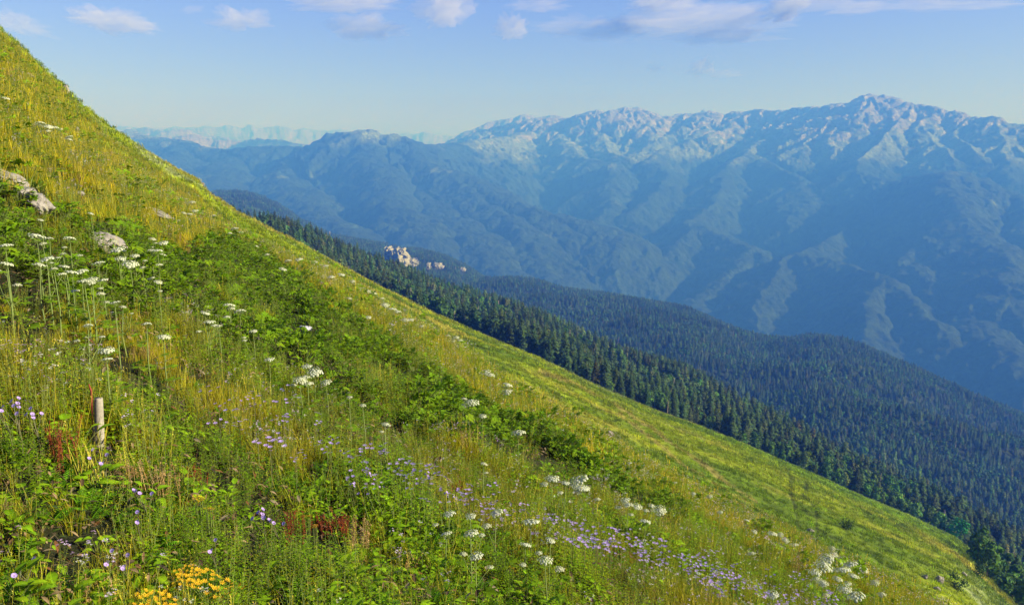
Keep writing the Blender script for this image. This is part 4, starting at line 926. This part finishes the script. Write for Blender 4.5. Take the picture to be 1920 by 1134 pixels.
put_rock(554, 613, 15, 14, "brown stone just below the blue grey one", M_ROCK, 9, lift=.3)
put_rock(564, 624, 9, 9, "small brown stone at the bottom of the stone group", M_ROCK, 10, lift=.3)
put_rock(1734, 1081, 9, 9, "upper small pink rock at the meadow's lower end", seed=11, rmin=60)
put_rock(1761, 1088, 14, 14, "largest pink rock at the meadow's lower end", seed=12, rmin=60)
put_rock(1758, 1104, 11, 9, "lowest pale rock at the meadow's lower end", seed=13, rmin=60)
put_rock(1808, 1076, 8, 6, "small pale rock beside the tree shadow", seed=14, rmin=60)
put_rock(1520, 995, 13, 7, "flat cream rock beside the straw coloured strip", seed=15, rmin=45)
put_rock(1145, 812, 14, 8, "pale rock where the two shoulders meet", seed=16, rmin=30)
put_rock(125, 172, 9, 14, "pale outcrop at the notch of the left skyline", seed=17, rmin=60)
put_rock(378, 347, 9, 9, "pale outcrop just under the skyline step", seed=18, rmin=60)
put_rock(52, 142, 14, 7, "thin pale outcrop high on the left slope", seed=19, rmin=60)
put_rock(141, 246, 11, 11, "slanting pale outcrop below the green band", seed=20, rmin=50)
put_rock(191, 255, 12, 7, "pale slab near the middle of the left skyline", seed=21, rmin=50)
put_rock(123, 193, 9, 5, "small pale slab under the notch outcrop", seed=22, rmin=50)
put_rock(155, 212, 6, 6, "small square stone near the left skyline", seed=23, rmin=50)
put_rock(12, 120, 7, 10, "narrow pale rock at the top of the left edge", seed=24, rmin=50)
put_rock(305, 402, 40, 7, "long pale strip of bare rock across the golden grass", seed=25, lift=.1)
put_rock(950, 735, 11, 8, "small pinkish stone under a white umbel", seed=26, lift=.3)
def cliff(px, py, wpx, hpx, lab, seed):
    rg_ = np.random.default_rng(seed); p, rr_ = ground(px, py + hpx * .5, 0, rmin=2300); rr_ -= 6
    c = at(px, py, rr_); wd = wpx / F * rr_; hh = hpx / F * rr_; nu, nv = 26, 34
    V = []
    for j in range(nv):
        tj = j / (nv - 1)
        for i in range(nu):
            ti_ = i / (nu - 1) - .5; e_ = 1.0 - 0.35 * tj ** 1.5
            n_ = float(fbm(np.array([ti_ * 5 + seed]), np.array([tj * 3.]), 4, 33)[0]); n3 = float(pn(np.array([tj * 7. + seed]), np.array([0.3]), 3)[0])
            V.append((c[0] + ti_ * wd * e_ * (1 + .3 * n3) - tj * wd * .25, c[1] + abs(ti_) * wd * .9 + n_ * 16 + (tj - .5) * hh * .35, c[2] + (tj - .5) * hh * (1 + (.15 + .25 * tj) * float(pn(np.array([ti_ * 4.0 + seed]), np.array([1.7]), 4)[0]))))
    n0 = len(V); V += [(x, y + 45 + 0.3 * wd, z) for x, y, z in V]
    f1 = grid_faces(nv, nu); fs = [tuple(q) for q in f1] + [tuple(reversed([k_ + n0 for k_ in q])) for q in f1.tolist()]
    bd = [i for i in range(nu)] + [j * nu + nu - 1 for j in range(1, nv)] + [(nv - 1) * nu + i for i in range(nu - 2, -1, -1)] + [j * nu for j in range(nv - 2, 0, -1)]
    for a, b in zip(bd, bd[1:] + bd[:1]): fs.append((b, a, a + n0, b + n0))
    o_ = link("cliff", mesh_from("cliff", V, fs, M_CLIFF)); tag(o_, lab, "cliff", "pale cliffs in the dark forest")
cliff(729, 479, 17, 24, "narrowest and leftmost pale cliff in the dark forest", 1)
cliff(751, 485, 30, 30, "tallest pale cliff in the dark forest", 2)
cliff(773, 494, 22, 11, "low cream cliff just right of the tallest one", 3)
cliff(803, 501, 7, 9, "small square cliff in the middle of the cliff row", 4)
cliff(821, 501, 18, 7, "low wide cliff near the right end of the cliff row", 5)
cliff(868, 507, 9, 4, "tiny cliff at the right end of the cliff row", 6)

# ------------------------------------------------------------------ flowers and single plants of the near slope
def umbel_mesh(seed, rad=0.075, rays=True):
    """domed white flower head: umbellets on rays, each a lumpy little disc"""
    random.seed(seed); mb = MB(); n = 30; W0 = (WHITE, (0.60, 0.57, 0.42), (0.52, 0.50, 0.36), (0.50, 0.44, 0.30))[seed % 4]
    for i in range(n):
        a = 2.39996 * i; q = math.sqrt((i + .5) / n); rr_ = rad * q; z = rad * (0.16 + .06 * (seed % 4)) * (1 - q * q) + random.uniform(-.006, .006)
        c = Vector((math.cos(a) * rr_, math.sin(a) * rr_, z)); s = rad * 0.20 * random.uniform(0.75, 1.15); nrm = Vector((c.x * 3, c.y * 3, rad * 2.0)).normalized()
        aa = nrm.cross(Vector((1, .2, 0))).normalized(); bb = nrm.cross(aa); k0 = random.uniform(0, 1)
        ring = [c + (aa * math.cos(x + k0) + bb * math.sin(x + k0)) * s * random.uniform(.75, 1.1) for x in np.linspace(0, 6.2832, 8)[:-1]]
        top = c + nrm * s * .45; wc = cv(W0, .14)
        for k_ in range(7): mb.poly([ring[k_], ring[(k_ + 1) % 7], top], [cv((0.50, 0.54, 0.32), .1), cv((0.50, 0.54, 0.32), .1), wc])
        if rays: mb.strip([Vector((0, 0, -rad * .75)), c - nrm * .002], [Vector((0.0015, 0.001, -rad * .75)), c + aa * .0018], [STEM, (0.3, .38, .12)])
    return mb.mesh("flower_head", M_PETAL)
UMB = [umbel_mesh(s) for s in range(4)]
def stem_mesh(name, pts, r0_, r1_, col, mat=M_PLANT):
    mb = MB(); n = len(pts); mb.tube(pts, [r0_ + (r1_ - r0_) * i / (n - 1) for i in range(n)], col, 5); return mb.mesh(name, mat, True)
UM_STEM = []; UM_LEAF = []
for s in range(4):
    random.seed(300 + s); UM_STEM.append(stem_mesh("stem", [(0, 0, -.04), (random.uniform(-.02, .02), random.uniform(-.02, .02), .45), (0, 0, 1.0)], .008, .0035, (0.20, 0.26, 0.07)))
    mb = MB()
    for k_ in range(5):
        az = k_ * 2.2 + s; z_ = 0.08 + 0.13 * k_; b = Vector((0, 0, z_)); tip = b + rdir(az, .7) * .12
        mb.tube([b, tip], [.004, .003], STEM, 3); lobed(mb, tip, rdir(az, .35), (0, 0, 1), .20 - .02 * k_, cv(LEAF, .2))
    UM_LEAF.append(mb.mesh("leaf", M_PLANT))
def umbel_plant(px, py, wpx, label, group, extra=0, dist=None):
    random.seed(int(px * 7 + py))
    hgt = random.uniform(0.5, 0.72)
    p, rr_ = ground(px, py, hgt, rmin=1.6, rmax=120)
    rad = max(0.035, min(0.17, wpx / F * math.hypot(*p) / 2)); k_ = random.choice((0, 0, 1, 2)) if wpx > 15 else random.choice((1, 2, 3, 3))
    e = bpy.data.objects.new("cow_parsnip", None); COL.objects.link(e); e.location = tuple(p); e.rotation_euler = (0, 0, random.uniform(0, 6.28)); tag(e, label, "wildflower", group)
    st = link("stem", UM_STEM[k_], e); st.scale = (1, 1, hgt - rad * .72)
    hd = link("flower_head", UMB[k_], e, (0, 0, hgt)); hd.scale = (rad / .075,) * 3; hd.rotation_euler = (random.uniform(-.3, .3), random.uniform(-.3, .3), 0)
    lf = link("leaf", UM_LEAF[k_], e); lf.scale = (1, 1, hgt * .95)
    for q in range(extra):
        az = random.uniform(0, 6.28); s_ = random.uniform(.5, .75); zz = hgt * random.uniform(.72, .92); o_ = Vector((math.cos(az) * .13, math.sin(az) * .13, zz))
        h2 = link("flower_head", UMB[(k_ + q + 1) % 4], e, o_); h2.scale = (rad / .075 * s_,) * 3
        link("stalk", stem_mesh("stalk", [(0, 0, hgt * .45), (o_.x * .6, o_.y * .6, hgt * .62), (o_.x, o_.y, o_.z - rad * .5 * s_)], .004, .002, (0.2, .26, .07)), e)
    return e
UMBELS = {
 "left": [(10, 461, 20), (11, 496, 20), (69, 444, 26), (93, 448, 12), (88, 486, 22), (74, 498, 20), (101, 505, 13), (120, 500, 16), (135, 511, 20), (153, 510, 20), (184, 494, 19), (221, 468, 24), (213, 453, 12), (131, 448, 18), (244, 495, 26), (226, 485, 18),
          (253, 480, 15), (284, 470, 14), (286, 449, 13), (305, 456, 18), (296, 470, 16), (158, 528, 20), (173, 524, 17), (192, 526, 18), (170, 531, 17), (267, 503, 12), (296, 529, 14), (80, 458, 12), (118, 477, 10), (170, 401, 10), (76, 413, 9), (305, 478, 12)],
 "mid": [(215, 568, 16), (230, 576, 12), (165, 611, 16), (275, 608, 16), (385, 588, 16), (430, 573, 20), (450, 584, 20), (392, 604, 20), (410, 612, 13), (307, 632, 22), (199, 657, 24), (200, 674, 18), (575, 687, 18), (590, 697, 28), (562, 713, 24), (611, 717, 20),
         (505, 674, 18), (475, 621, 14), (722, 795, 14), (680, 760, 12), (655, 745, 10)],
 "right": [(972, 812, 26), (1035, 897, 26), (1085, 900, 34), (1090, 915, 24), (842, 963, 22), (882, 967, 18), (930, 962, 24), (882, 1000, 25), (837, 1001, 20), (995, 978, 30), (1032, 1013, 18), (985, 1021, 20), (892, 1042, 24), (1022, 1050, 26), (1172, 937, 18), (1178, 947, 18),
           (1237, 956, 24), (1195, 949, 18), (1222, 948, 14), (952, 722, 26), (950, 735, 20), (910, 698, 26), (885, 755, 26), (907, 870, 14), (855, 622, 12), (905, 780, 14), (1210, 977, 20), (920, 703, 16), (870, 748, 12), (1060, 905, 16), (760, 600, 14), (1120, 936, 12)],
 "corner": [(1549, 1046, 30), (1544, 1061, 32), (1578, 1068, 30), (1528, 1072, 22), (1594, 1058, 24), (1616, 1066, 26), (1577, 1049, 20), (1562, 1038, 14), (1583, 1103, 22), (1603, 1117, 30), (1544, 1094, 16), (1448, 1114, 20), (1600, 1079, 18), (1570, 1085, 16)],
 "crest": [(540, 490, 14), (560, 487, 18), (590, 492, 14), (610, 500, 16), (530, 505, 14), (640, 515, 16), (620, 520, 14), (680, 540, 12), (690, 546, 16), (700, 550, 14), (722, 572, 16), (735, 580, 18), (690, 595, 12), (840, 630, 10), (862, 628, 12), (745, 585, 14), (770, 600, 12), (715, 560, 10), (360, 380, 12), (365, 396, 12),
           (345, 400, 9), (440, 430, 14), (452, 436, 10), (430, 438, 10), (355, 402, 10), (75, 233, 16), (90, 238, 16), (102, 241, 14), (114, 243, 8), (130, 258, 12), (10, 185, 12), (90, 246, 8), (400, 405, 9), (480, 462, 9), (500, 478, 10), (130, 262, 9), (280, 300, 7), (660, 528, 12), (655, 560, 10), (790, 612, 10),
           (1473, 1013, 12), (1489, 1021, 14), (1448, 1000, 16), (1414, 996, 10), (1409, 1038, 14), (1653, 1114, 14), (1462, 1002, 12), (1400, 975, 10), (1330, 930, 12), (1300, 925, 9), (1350, 960, 10), (1560, 1028, 12), (1640, 1092, 14), (1265, 905, 9), (1180, 868, 9)],
}
UL = {"left": ("white umbel among the dark leaves below the left rocks", "white umbels below the left rocks"), "mid": ("white umbel in the leafy band left of centre", "white umbels in the leafy band"),
      "right": ("white umbel in the meadow right of centre", "white umbels right of centre"), "corner": ("large domed white umbel in the cluster at the bottom right", "umbel cluster at the bottom right"),
      "crest": ("pale umbel along the brow of the near slope", "pale umbels along the brow")}
OWN = {(972, 812): "lone upright white umbel in front of dark leaves in the middle of the slope", (590, 697): "widest flat white umbel beside the dark leafy hollow", (1085, 900): "broad white umbel, the widest right of centre",
       (244, 495): "broadest white umbel of the left group", (10, 461): "white umbel at the very left edge, the upper one", (11, 496): "white umbel at the very left edge, the lower one", (1603, 1117): "lowest domed umbel of the bottom right cluster",
       (199, 657): "tilted white umbel above the dark hollow behind the post", (1549, 1046): "topmost domed umbel of the bottom right cluster", (1448, 1114): "cream umbel beside the lilac flowers at the bottom edge"}
for g_, lst in UMBELS.items():
    for (px, py, wp) in lst:
        random.seed(int(px + py)); ex = random.choice((0, 0, 1, 2)) if g_ != "crest" else 0
        own = OWN.get((px, py)); umbel_plant(px, py, wp * 1.05, own or UL[g_][0], UL[g_][1], ex)

# lilac flowers
def lilac_mesh(seed, rad=0.0165):
    random.seed(seed); mb = MB(); flat_flower(mb, (0, 0, 0), rad, LILAC, 12, .22, (0.42, 0.28, 0.5), (random.uniform(-.9, .9), random.uniform(-1.2, -.2), .9)); mb.tube([(0, 0, -.022), (0, 0, 0)], [.004, .006], (0.14, .16, .07), 5)
    return mb.mesh("blossom", M_PETAL)
LIL = [lilac_mesh(s) for s in range(4)]
def branch_stem(seed, n):
    random.seed(seed); mb = MB(); tips = []
    for k_ in range(n):
        az = random.uniform(0, 6.28); e_ = Vector((math.cos(az) * random.uniform(.02, .09), math.sin(az) * random.uniform(.02, .09), random.uniform(.80, 1.0)))
        b = Vector((0, 0, random.uniform(.4, .6))); mb.tube([b, b.lerp(e_, .6) + Vector((0, 0, -.02)), e_], [.0022, .0018, .0014], (0.17, .16, .08), 3); tips.append(e_)
    mb.tube([(0, 0, -.03), (.01, 0, .3), (0, 0, .62)], [.004, .003, .0022], (0.17, .17, .07), 4)
    for k_ in range(9): leaf(mb, (0, 0, .06 + .05 * k_), rdir(k_ * 2.4, .5), (0, 0, 1), .07 - .004 * k_, .014, cv(LEAF_D, .2), shape='lance')
    return mb.mesh("stem", M_PLANT), tips
LST = [branch_stem(400 + s, n_) for s, n_ in enumerate((6, 4, 5, 3))]
def lilac_far(seed):
    random.seed(seed); mb = MB()
    mb.tube([(0, 0, -.03), (0, 0, .9)], [.003, .0018], (0.17, .17, .07), 3)
    for k_ in range(random.choice((3, 4, 5))): flat_flower(mb, (random.uniform(-.06, .06), random.uniform(-.06, .06), random.uniform(.82, 1)), .017, LILAC, 7, .5, None, (random.uniform(-.5, .5), -.7, .8))
    for k_ in range(6): leaf(mb, (0, 0, .1 + .07 * k_), rdir(k_ * 2.4, .5), (0, 0, 1), .06, .012, cv(LEAF_D, .2), shape='lance')
    return mb.mesh("lilac_flower", M_PETAL)
LFAR = [lilac_far(500 + s) for s in range(5)]
def lilac_plant(px, py, hgt, label, group, k_=0, full=True, sc_=1.0):
    p, rr_ = ground(px, py, hgt, rmin=1.3, rmax=60)
    if not full:
        o_ = link("lilac_flower", LFAR[k_ % 5], None, p, random.uniform(0, 6)); o_.scale = (sc_, sc_, hgt); tag(o_, label, "wildflower", group); return
    e = bpy.data.objects.new("lilac_flower", None); COL.objects.link(e); e.location = tuple(p); e.rotation_euler = (0, 0, random.uniform(0, .5)); tag(e, label, "wildflower", group)
    st, tips = LST[k_ % 4]; s_ = link("stem", st, e); s_.scale = (1, 1, hgt)
    for q, t_ in enumerate(tips):
        b = link("blossom", LIL[(q + k_) % 4], e, (t_.x, t_.y, t_.z * hgt)); b.scale = (sc_,) * 3
LL = [(495, 962, .42, 0, "branching lilac flower spray over the dark hollow at the bottom", 1.1), (520, 972, .38, 1, "lilac blossoms at the right end of the bottom spray", 1.0), (270, 915, .36, 1, "lilac flowers under the dark hollow left of centre", .9), (258, 967, .30, 3, "small lilac flowers above the long pale leaves", .9),
      (400, 1020, .3, 3, "two lilac blossoms left of the bottom spray", .9), (206, 1042, .26, 3, "pale lilac flower low on the left", .9), (236, 1050, .25, 3, "lilac flowers just right of the low pale one", .9), (48, 1060, .2, 3, "pair of violet flowers over the dead leaves at the bottom left", .9),
      (196, 858, .3, 3, "bright lilac flowers just below the wooden post", .9), (172, 848, .3, 3, "single lilac flower left below the post", .8), (30, 752, .4, 0, "lilac cluster at the left edge", .9), (65, 765, .4, 2, "lilac cluster right of the edge one", .9), (12, 760, .4, 1, "lowest lilac blossoms on the left edge", .9),
      (660, 898, .4, 2, "lilac flowers left of the brown stalks in the middle", .8), (690, 880, .4, 2, "pink lilac flowers above the middle stalks", .8), (715, 905, .4, 1, "lilac flowers on the middle stalks", .8), (805, 890, .45, 0, "upper lilac cluster over the purple brown stems", .9), (835, 915, .45, 2, "lower lilac cluster over the purple brown stems", .9),
      (1555, 1118, .45, 0, "violet cluster at the bottom edge near the big umbels", 1.0), (1570, 1128, .4, 1, "violet cluster cut by the bottom edge", 1.0)]
for (px, py, hg, k_, lab, s_) in LL: lilac_plant(px, py, hg, lab, "lilac flowers of the near slope", k_, True, s_)
rngl = np.random.default_rng(77); cnt = 0
for (poly, n_, lab, grp) in (
        ([(1000, 955), (1060, 960), (1200, 1000), (1330, 1040), (1400, 1080), (1360, 1110), (1240, 1060), (1120, 1020), (1010, 990)], 95, "lilac flower in the thick drift at the lower right", "lilac drift at the lower right"),
        ([(690, 820), (800, 850), (980, 920), (1000, 960), (900, 950), (760, 920), (640, 900)], 40, "pale lilac flower scattered in the middle of the meadow", "lilac flowers in the middle"),
        ([(1280, 1020), (1440, 1040), (1560, 1090), (1640, 1134), (1480, 1134), (1340, 1080)], 45, "lilac flower near the bottom edge right of centre", "lilac flowers near the bottom edge"),
        ([(380, 700), (520, 710), (620, 760), (700, 830), (640, 900), (520, 860), (420, 800)], 30, "tiny pink lilac flower in the grass left of centre", "tiny lilac flowers left of centre")):
    q = 0; A = np.array(poly)
    while q < n_:
        px, py = rngl.uniform(A[:, 0].min(), A[:, 0].max()), rngl.uniform(A[:, 1].min(), A[:, 1].max())
        if not in_poly(np.array([px]), np.array([py]), poly)[0]: continue
        q += 1; cnt += 1; lilac_plant(px, py, float(rngl.uniform(.38, .56)), lab, grp, cnt, False, float(rngl.uniform(1.1, 1.7)))

# yellow flowers
def yellow_mesh(seed, n=34, rad=.10):
    random.seed(seed); mb = MB()
    for i in range(n):
        a = 2.4 * i; q = math.sqrt((i + .5) / n) * rad; flat_flower(mb, (math.cos(a) * q, math.sin(a) * q, random.uniform(-.02, .015) - q * .15), .013, YELLOW, 7, .25, (0.55, .25, .01))
    return mb.mesh("flower_cluster", M_PETAL)
YEL = [yellow_mesh(600 + s) for s in range(3)]
for (px, py, wp, lab) in ((385, 1085, 72, "largest yellow flower cluster at the bottom edge"), (425, 1105, 54, "yellow cluster just right of the largest one"), (352, 1076, 40, "left part of the yellow flowers near the bottom"), (290, 1124, 60, "yellow cluster cut by the bottom edge"), (372, 932, 18, "small yellow flowers above the leafy stems"),
                          (392, 952, 16, "yellow flowers just below the small upper ones"), (575, 966, 20, "small yellow cluster beside the rusty dock"), (590, 985, 10, "tiny yellow flowers under the small cluster"), (957, 1065, 20, "small yellow flowers low in the middle"), (330, 1105, 12, "single yellow head left of the largest cluster"),
                          (1010, 918, 10, "yellow blossoms in the middle of the meadow")):
    random.seed(int(px)); hgt = .34; p, rr_ = ground(px, py, hgt, rmin=1.2); e = bpy.data.objects.new("yellow_flower", None); COL.objects.link(e); e.location = tuple(p); tag(e, lab, "wildflower", "yellow flower clusters")
    s_ = wp / F * math.hypot(*p) / .2; h_ = link("flower_cluster", YEL[int(px) % 3], e, (0, 0, hgt)); h_.scale = (s_ * 1.15, s_ * 1.15, s_); h_.rotation_euler = (0.25, 0.1, px)
    mb = MB()
    for k_ in range(7):
        az = k_ * .9; mb.tube([(0, 0, -.03), (math.cos(az) * .02, math.sin(az) * .02, hgt * .6), (math.cos(az) * .07 * s_, math.sin(az) * .07 * s_, hgt - .01)], [.004, .003, .0015], STEM, 3)
    link("stem", mb.mesh("stem", M_PLANT), e); mb = MB()
    for k_ in range(26): leaf(mb, (random.uniform(-.03, .03), random.uniform(-.03, .03), random.uniform(.03, hgt * .85)), rdir(random.uniform(0, 6.28), .4), (0, 0, 1), .06, .016, cv(LEAF, .25), shape='lance')
    link("leaf", mb.mesh("leaf", M_PLANT), e)
# rusty docks and straw bundles
for (px, py, hpx, c, lab) in ((118, 872, 100, RUST, "tall rusty brown dock beside the post"), (553, 1025, 90, RUST, "narrow rusty dock left of the big leaves"), (640, 1000, 60, RUST, "broad rusty dock above the big leaves"), (610, 995, 50, RUST, "short rusty dock left of the broad one"),
                              (365, 905, 50, RUST, "dark rusty dock in the middle left grass"), (165, 905, 90, GOLD, "pale golden grass clump under the post"), (240, 912, 70, DRY, "brown dry clump right of the golden one"), (670, 1040, 90, DRY, "straw stems right of the broad dock"),
                              (150, 1128, 70, DRY, "cut straw stubble at the bottom left"), (190, 1125, 60, GOLD, "yellow straw stubble right of the cut stems"), (305, 940, 100, DRY, "thin brown stalks right of the dark hollow"), (855, 920, 30, RUST, "purple brown stems under the lilac flowers"), (1490, 1085, 60, DRY, "brown seed spikes left of the big umbels"),
                              (1260, 880 + 60, 40, RUST, "rusty seed heads in the leafy band at right")):
    p, rr_ = ground(px, py, 0.05, rmin=1.2); h_ = hpx / F * rr_ * 1.05
    mb = v_stalks(int(px + py), 22, c, (h_ * .6, h_), c is not GOLD or py > 1100); o_ = link("dry_dock" if c is RUST else "straw_clump", mb.mesh("dry_stalks_clump", M_PLANT), None, p); tag(o_, lab, "dry plant", "dry plants of the near slope")
# big-leaved plants at the bottom
for (px, py, wpx, lab, seed, shp) in ((585, 1050, 60, "large dark docks leaf rosette over the hollow at the bottom", 1, 'oval'), (640, 1080, 90, "big leaved plant with upright leaves at the bottom centre", 2, 'oval'), (600, 1110, 80, "low big leaved plant cut by the bottom edge", 3, 'oval'), (690, 1100, 70, "big leaves right of the bottom centre plant", 4, 'heart'),
                                      (250, 1110, 60, "bright wide leaf rosette left of the yellow flowers", 5, 'oval'), (100, 865, 50, "round leaved plant left below the post", 6, 'heart'), (20, 980, 80, "bright leafy plant at the left edge", 7, 'heart'), (30, 1040, 80, "low bright leafy plant at the lower left edge", 8, 'oval'),
                                      (430, 930, 70, "broad leaves in the middle of the lower meadow", 9, 'oval'), (280, 985, 60, "long pale leaves beside small lilac flowers", 10, 'oval'), (250, 1060, 50, "wide pale leaf beside the low lilac flowers", 11, 'heart'), (480, 1120, 60, "leafy plant right of the yellow clusters", 12, 'oval')):
    p, rr_ = ground(px, py, .12, rmin=1.2); s_ = wpx / F * rr_ / .46
    o_ = link("broad_leaved_plant", v_broad(700 + seed, 12, .19, .10, (.08, .30), LEAF, shp).mesh("broad_leaved_plant", M_PLANT), None, p, seed * 1.3); o_.scale = (s_,) * 3; tag(o_, lab, "plant", "big leaved plants of the near slope")
# wooden post with a rusty iron rod
p, rr_ = ground(188, 838, 0, rmin=1.5); H_ = 88 / F * rr_; W_ = 16 / F * rr_
e = bpy.data.objects.new("wooden_post", None); COL.objects.link(e); e.location = tuple(p); tag(e, "short weathered wooden post with a rusty rod, standing in the meadow", "post")
mb = MB(); K = 14; rings = [(-.12, .50), (0, .49), (.10, .50), (.30, .49), (.42, .48), (.48, .47), (.52, .46), (.75, .44), (.97, .43), (1.0, .38)]
for j, (z_, w_) in enumerate(rings):
    for i in range(K):
        a = 6.2832 * i / K; n_ = 1 + .10 * float(pn(np.array([a * 1.5]), np.array([z_ * 3.]), 5)[0]); x_ = math.cos(a) * w_ * n_; off = 0.30 * (z_ - .1)
        x_ *= (1.0 if z_ > .46 or math.cos(a) > -.1 else 1.65)
        mb.v.append((x_ * W_ + off * W_ * 1.2, math.sin(a) * w_ * n_ * W_, z_ * H_ + .012 * math.sin(3 * a) * H_ * (z_ > .9))); mb.c.append((1, 1, 1))
for j in range(len(rings) - 1):
    for i in range(K): mb.f.append((j * K + i, j * K + (i + 1) % K, (j + 1) * K + (i + 1) % K, (j + 1) * K + i))
mb.f.append(tuple((len(rings) - 1) * K + i for i in range(K)))
link("post_shaft", mesh_from("post_shaft", mb.v, mb.f, M_WOOD), e)
mb = MB(); mb.tube([(-.42 * W_, -.25 * W_, .45 * H_), (-.30 * W_, -.3 * W_, .9 * H_), (-.22 * W_, -.3 * W_, 1.16 * H_), (-.42 * W_, -.3 * W_, 1.30 * H_)], [.09 * W_, .11 * W_, .12 * W_, .07 * W_], (1, 1, 1), 6)
link("iron_rod", mesh_from("iron_rod", mb.v, mb.f, M_RUST), e)
# bird gliding over the forest
b0 = at(1547, 703, 110); e = bpy.data.objects.new("bird", None); COL.objects.link(e); e.location = tuple(b0); e.rotation_euler = (0.1, 0.25, 1.2); tag(e, "small dark bird gliding in front of the forested hill", "bird")
V = []; prof = [(-.17, .004), (-.14, .02), (-.08, .035), (0, .05), (.08, .045), (.12, .03), (.15, .028), (.175, .018), (.20, .003)]
for (x_, r_) in prof:
    for i in range(8): a = 6.2832 * i / 8; V.append((x_, math.cos(a) * r_, math.sin(a) * r_ * .8))
fs = [(j * 8 + i, j * 8 + (i + 1) % 8, (j + 1) * 8 + (i + 1) % 8, (j + 1) * 8 + i) for j in range(8) for i in range(8)]
for sg in (-1, 1):      # wings grow out of the body: one surface
    n0 = len(V); V += [(.09, sg * .03, .02), (.10, sg * .15, .06), (.05, sg * .30, .07), (-.02, sg * .36, .065), (-.03, sg * .22, .05), (-.07, sg * .10, .03), (-.06, sg * .03, .015)]
    V += [(x_, y_, z_ - .012) for x_, y_, z_ in V[n0:n0 + 7]]
    fs += [tuple(n0 + i for i in range(7)), tuple(n0 + 7 + i for i in reversed(range(7)))] + [(n0 + i, n0 + (i + 1) % 7, n0 + 7 + (i + 1) % 7, n0 + 7 + i) for i in range(7)]
n0 = len(V); V += [(-.13, -.015, 0), (-.13, .015, 0), (-.24, .045, .0), (-.24, -.045, .0), (-.13, -.015, -.008), (-.13, .015, -.008), (-.24, .045, -.006), (-.24, -.045, -.006)]
fs += [tuple(n0 + i for i in q) for q in ((0, 1, 2, 3), (7, 6, 5, 4), (0, 4, 5, 1), (1, 5, 6, 2), (2, 6, 7, 3), (3, 7, 4, 0))]
link("body", mesh_from("bird_body", V, fs, M_BIRD), e)
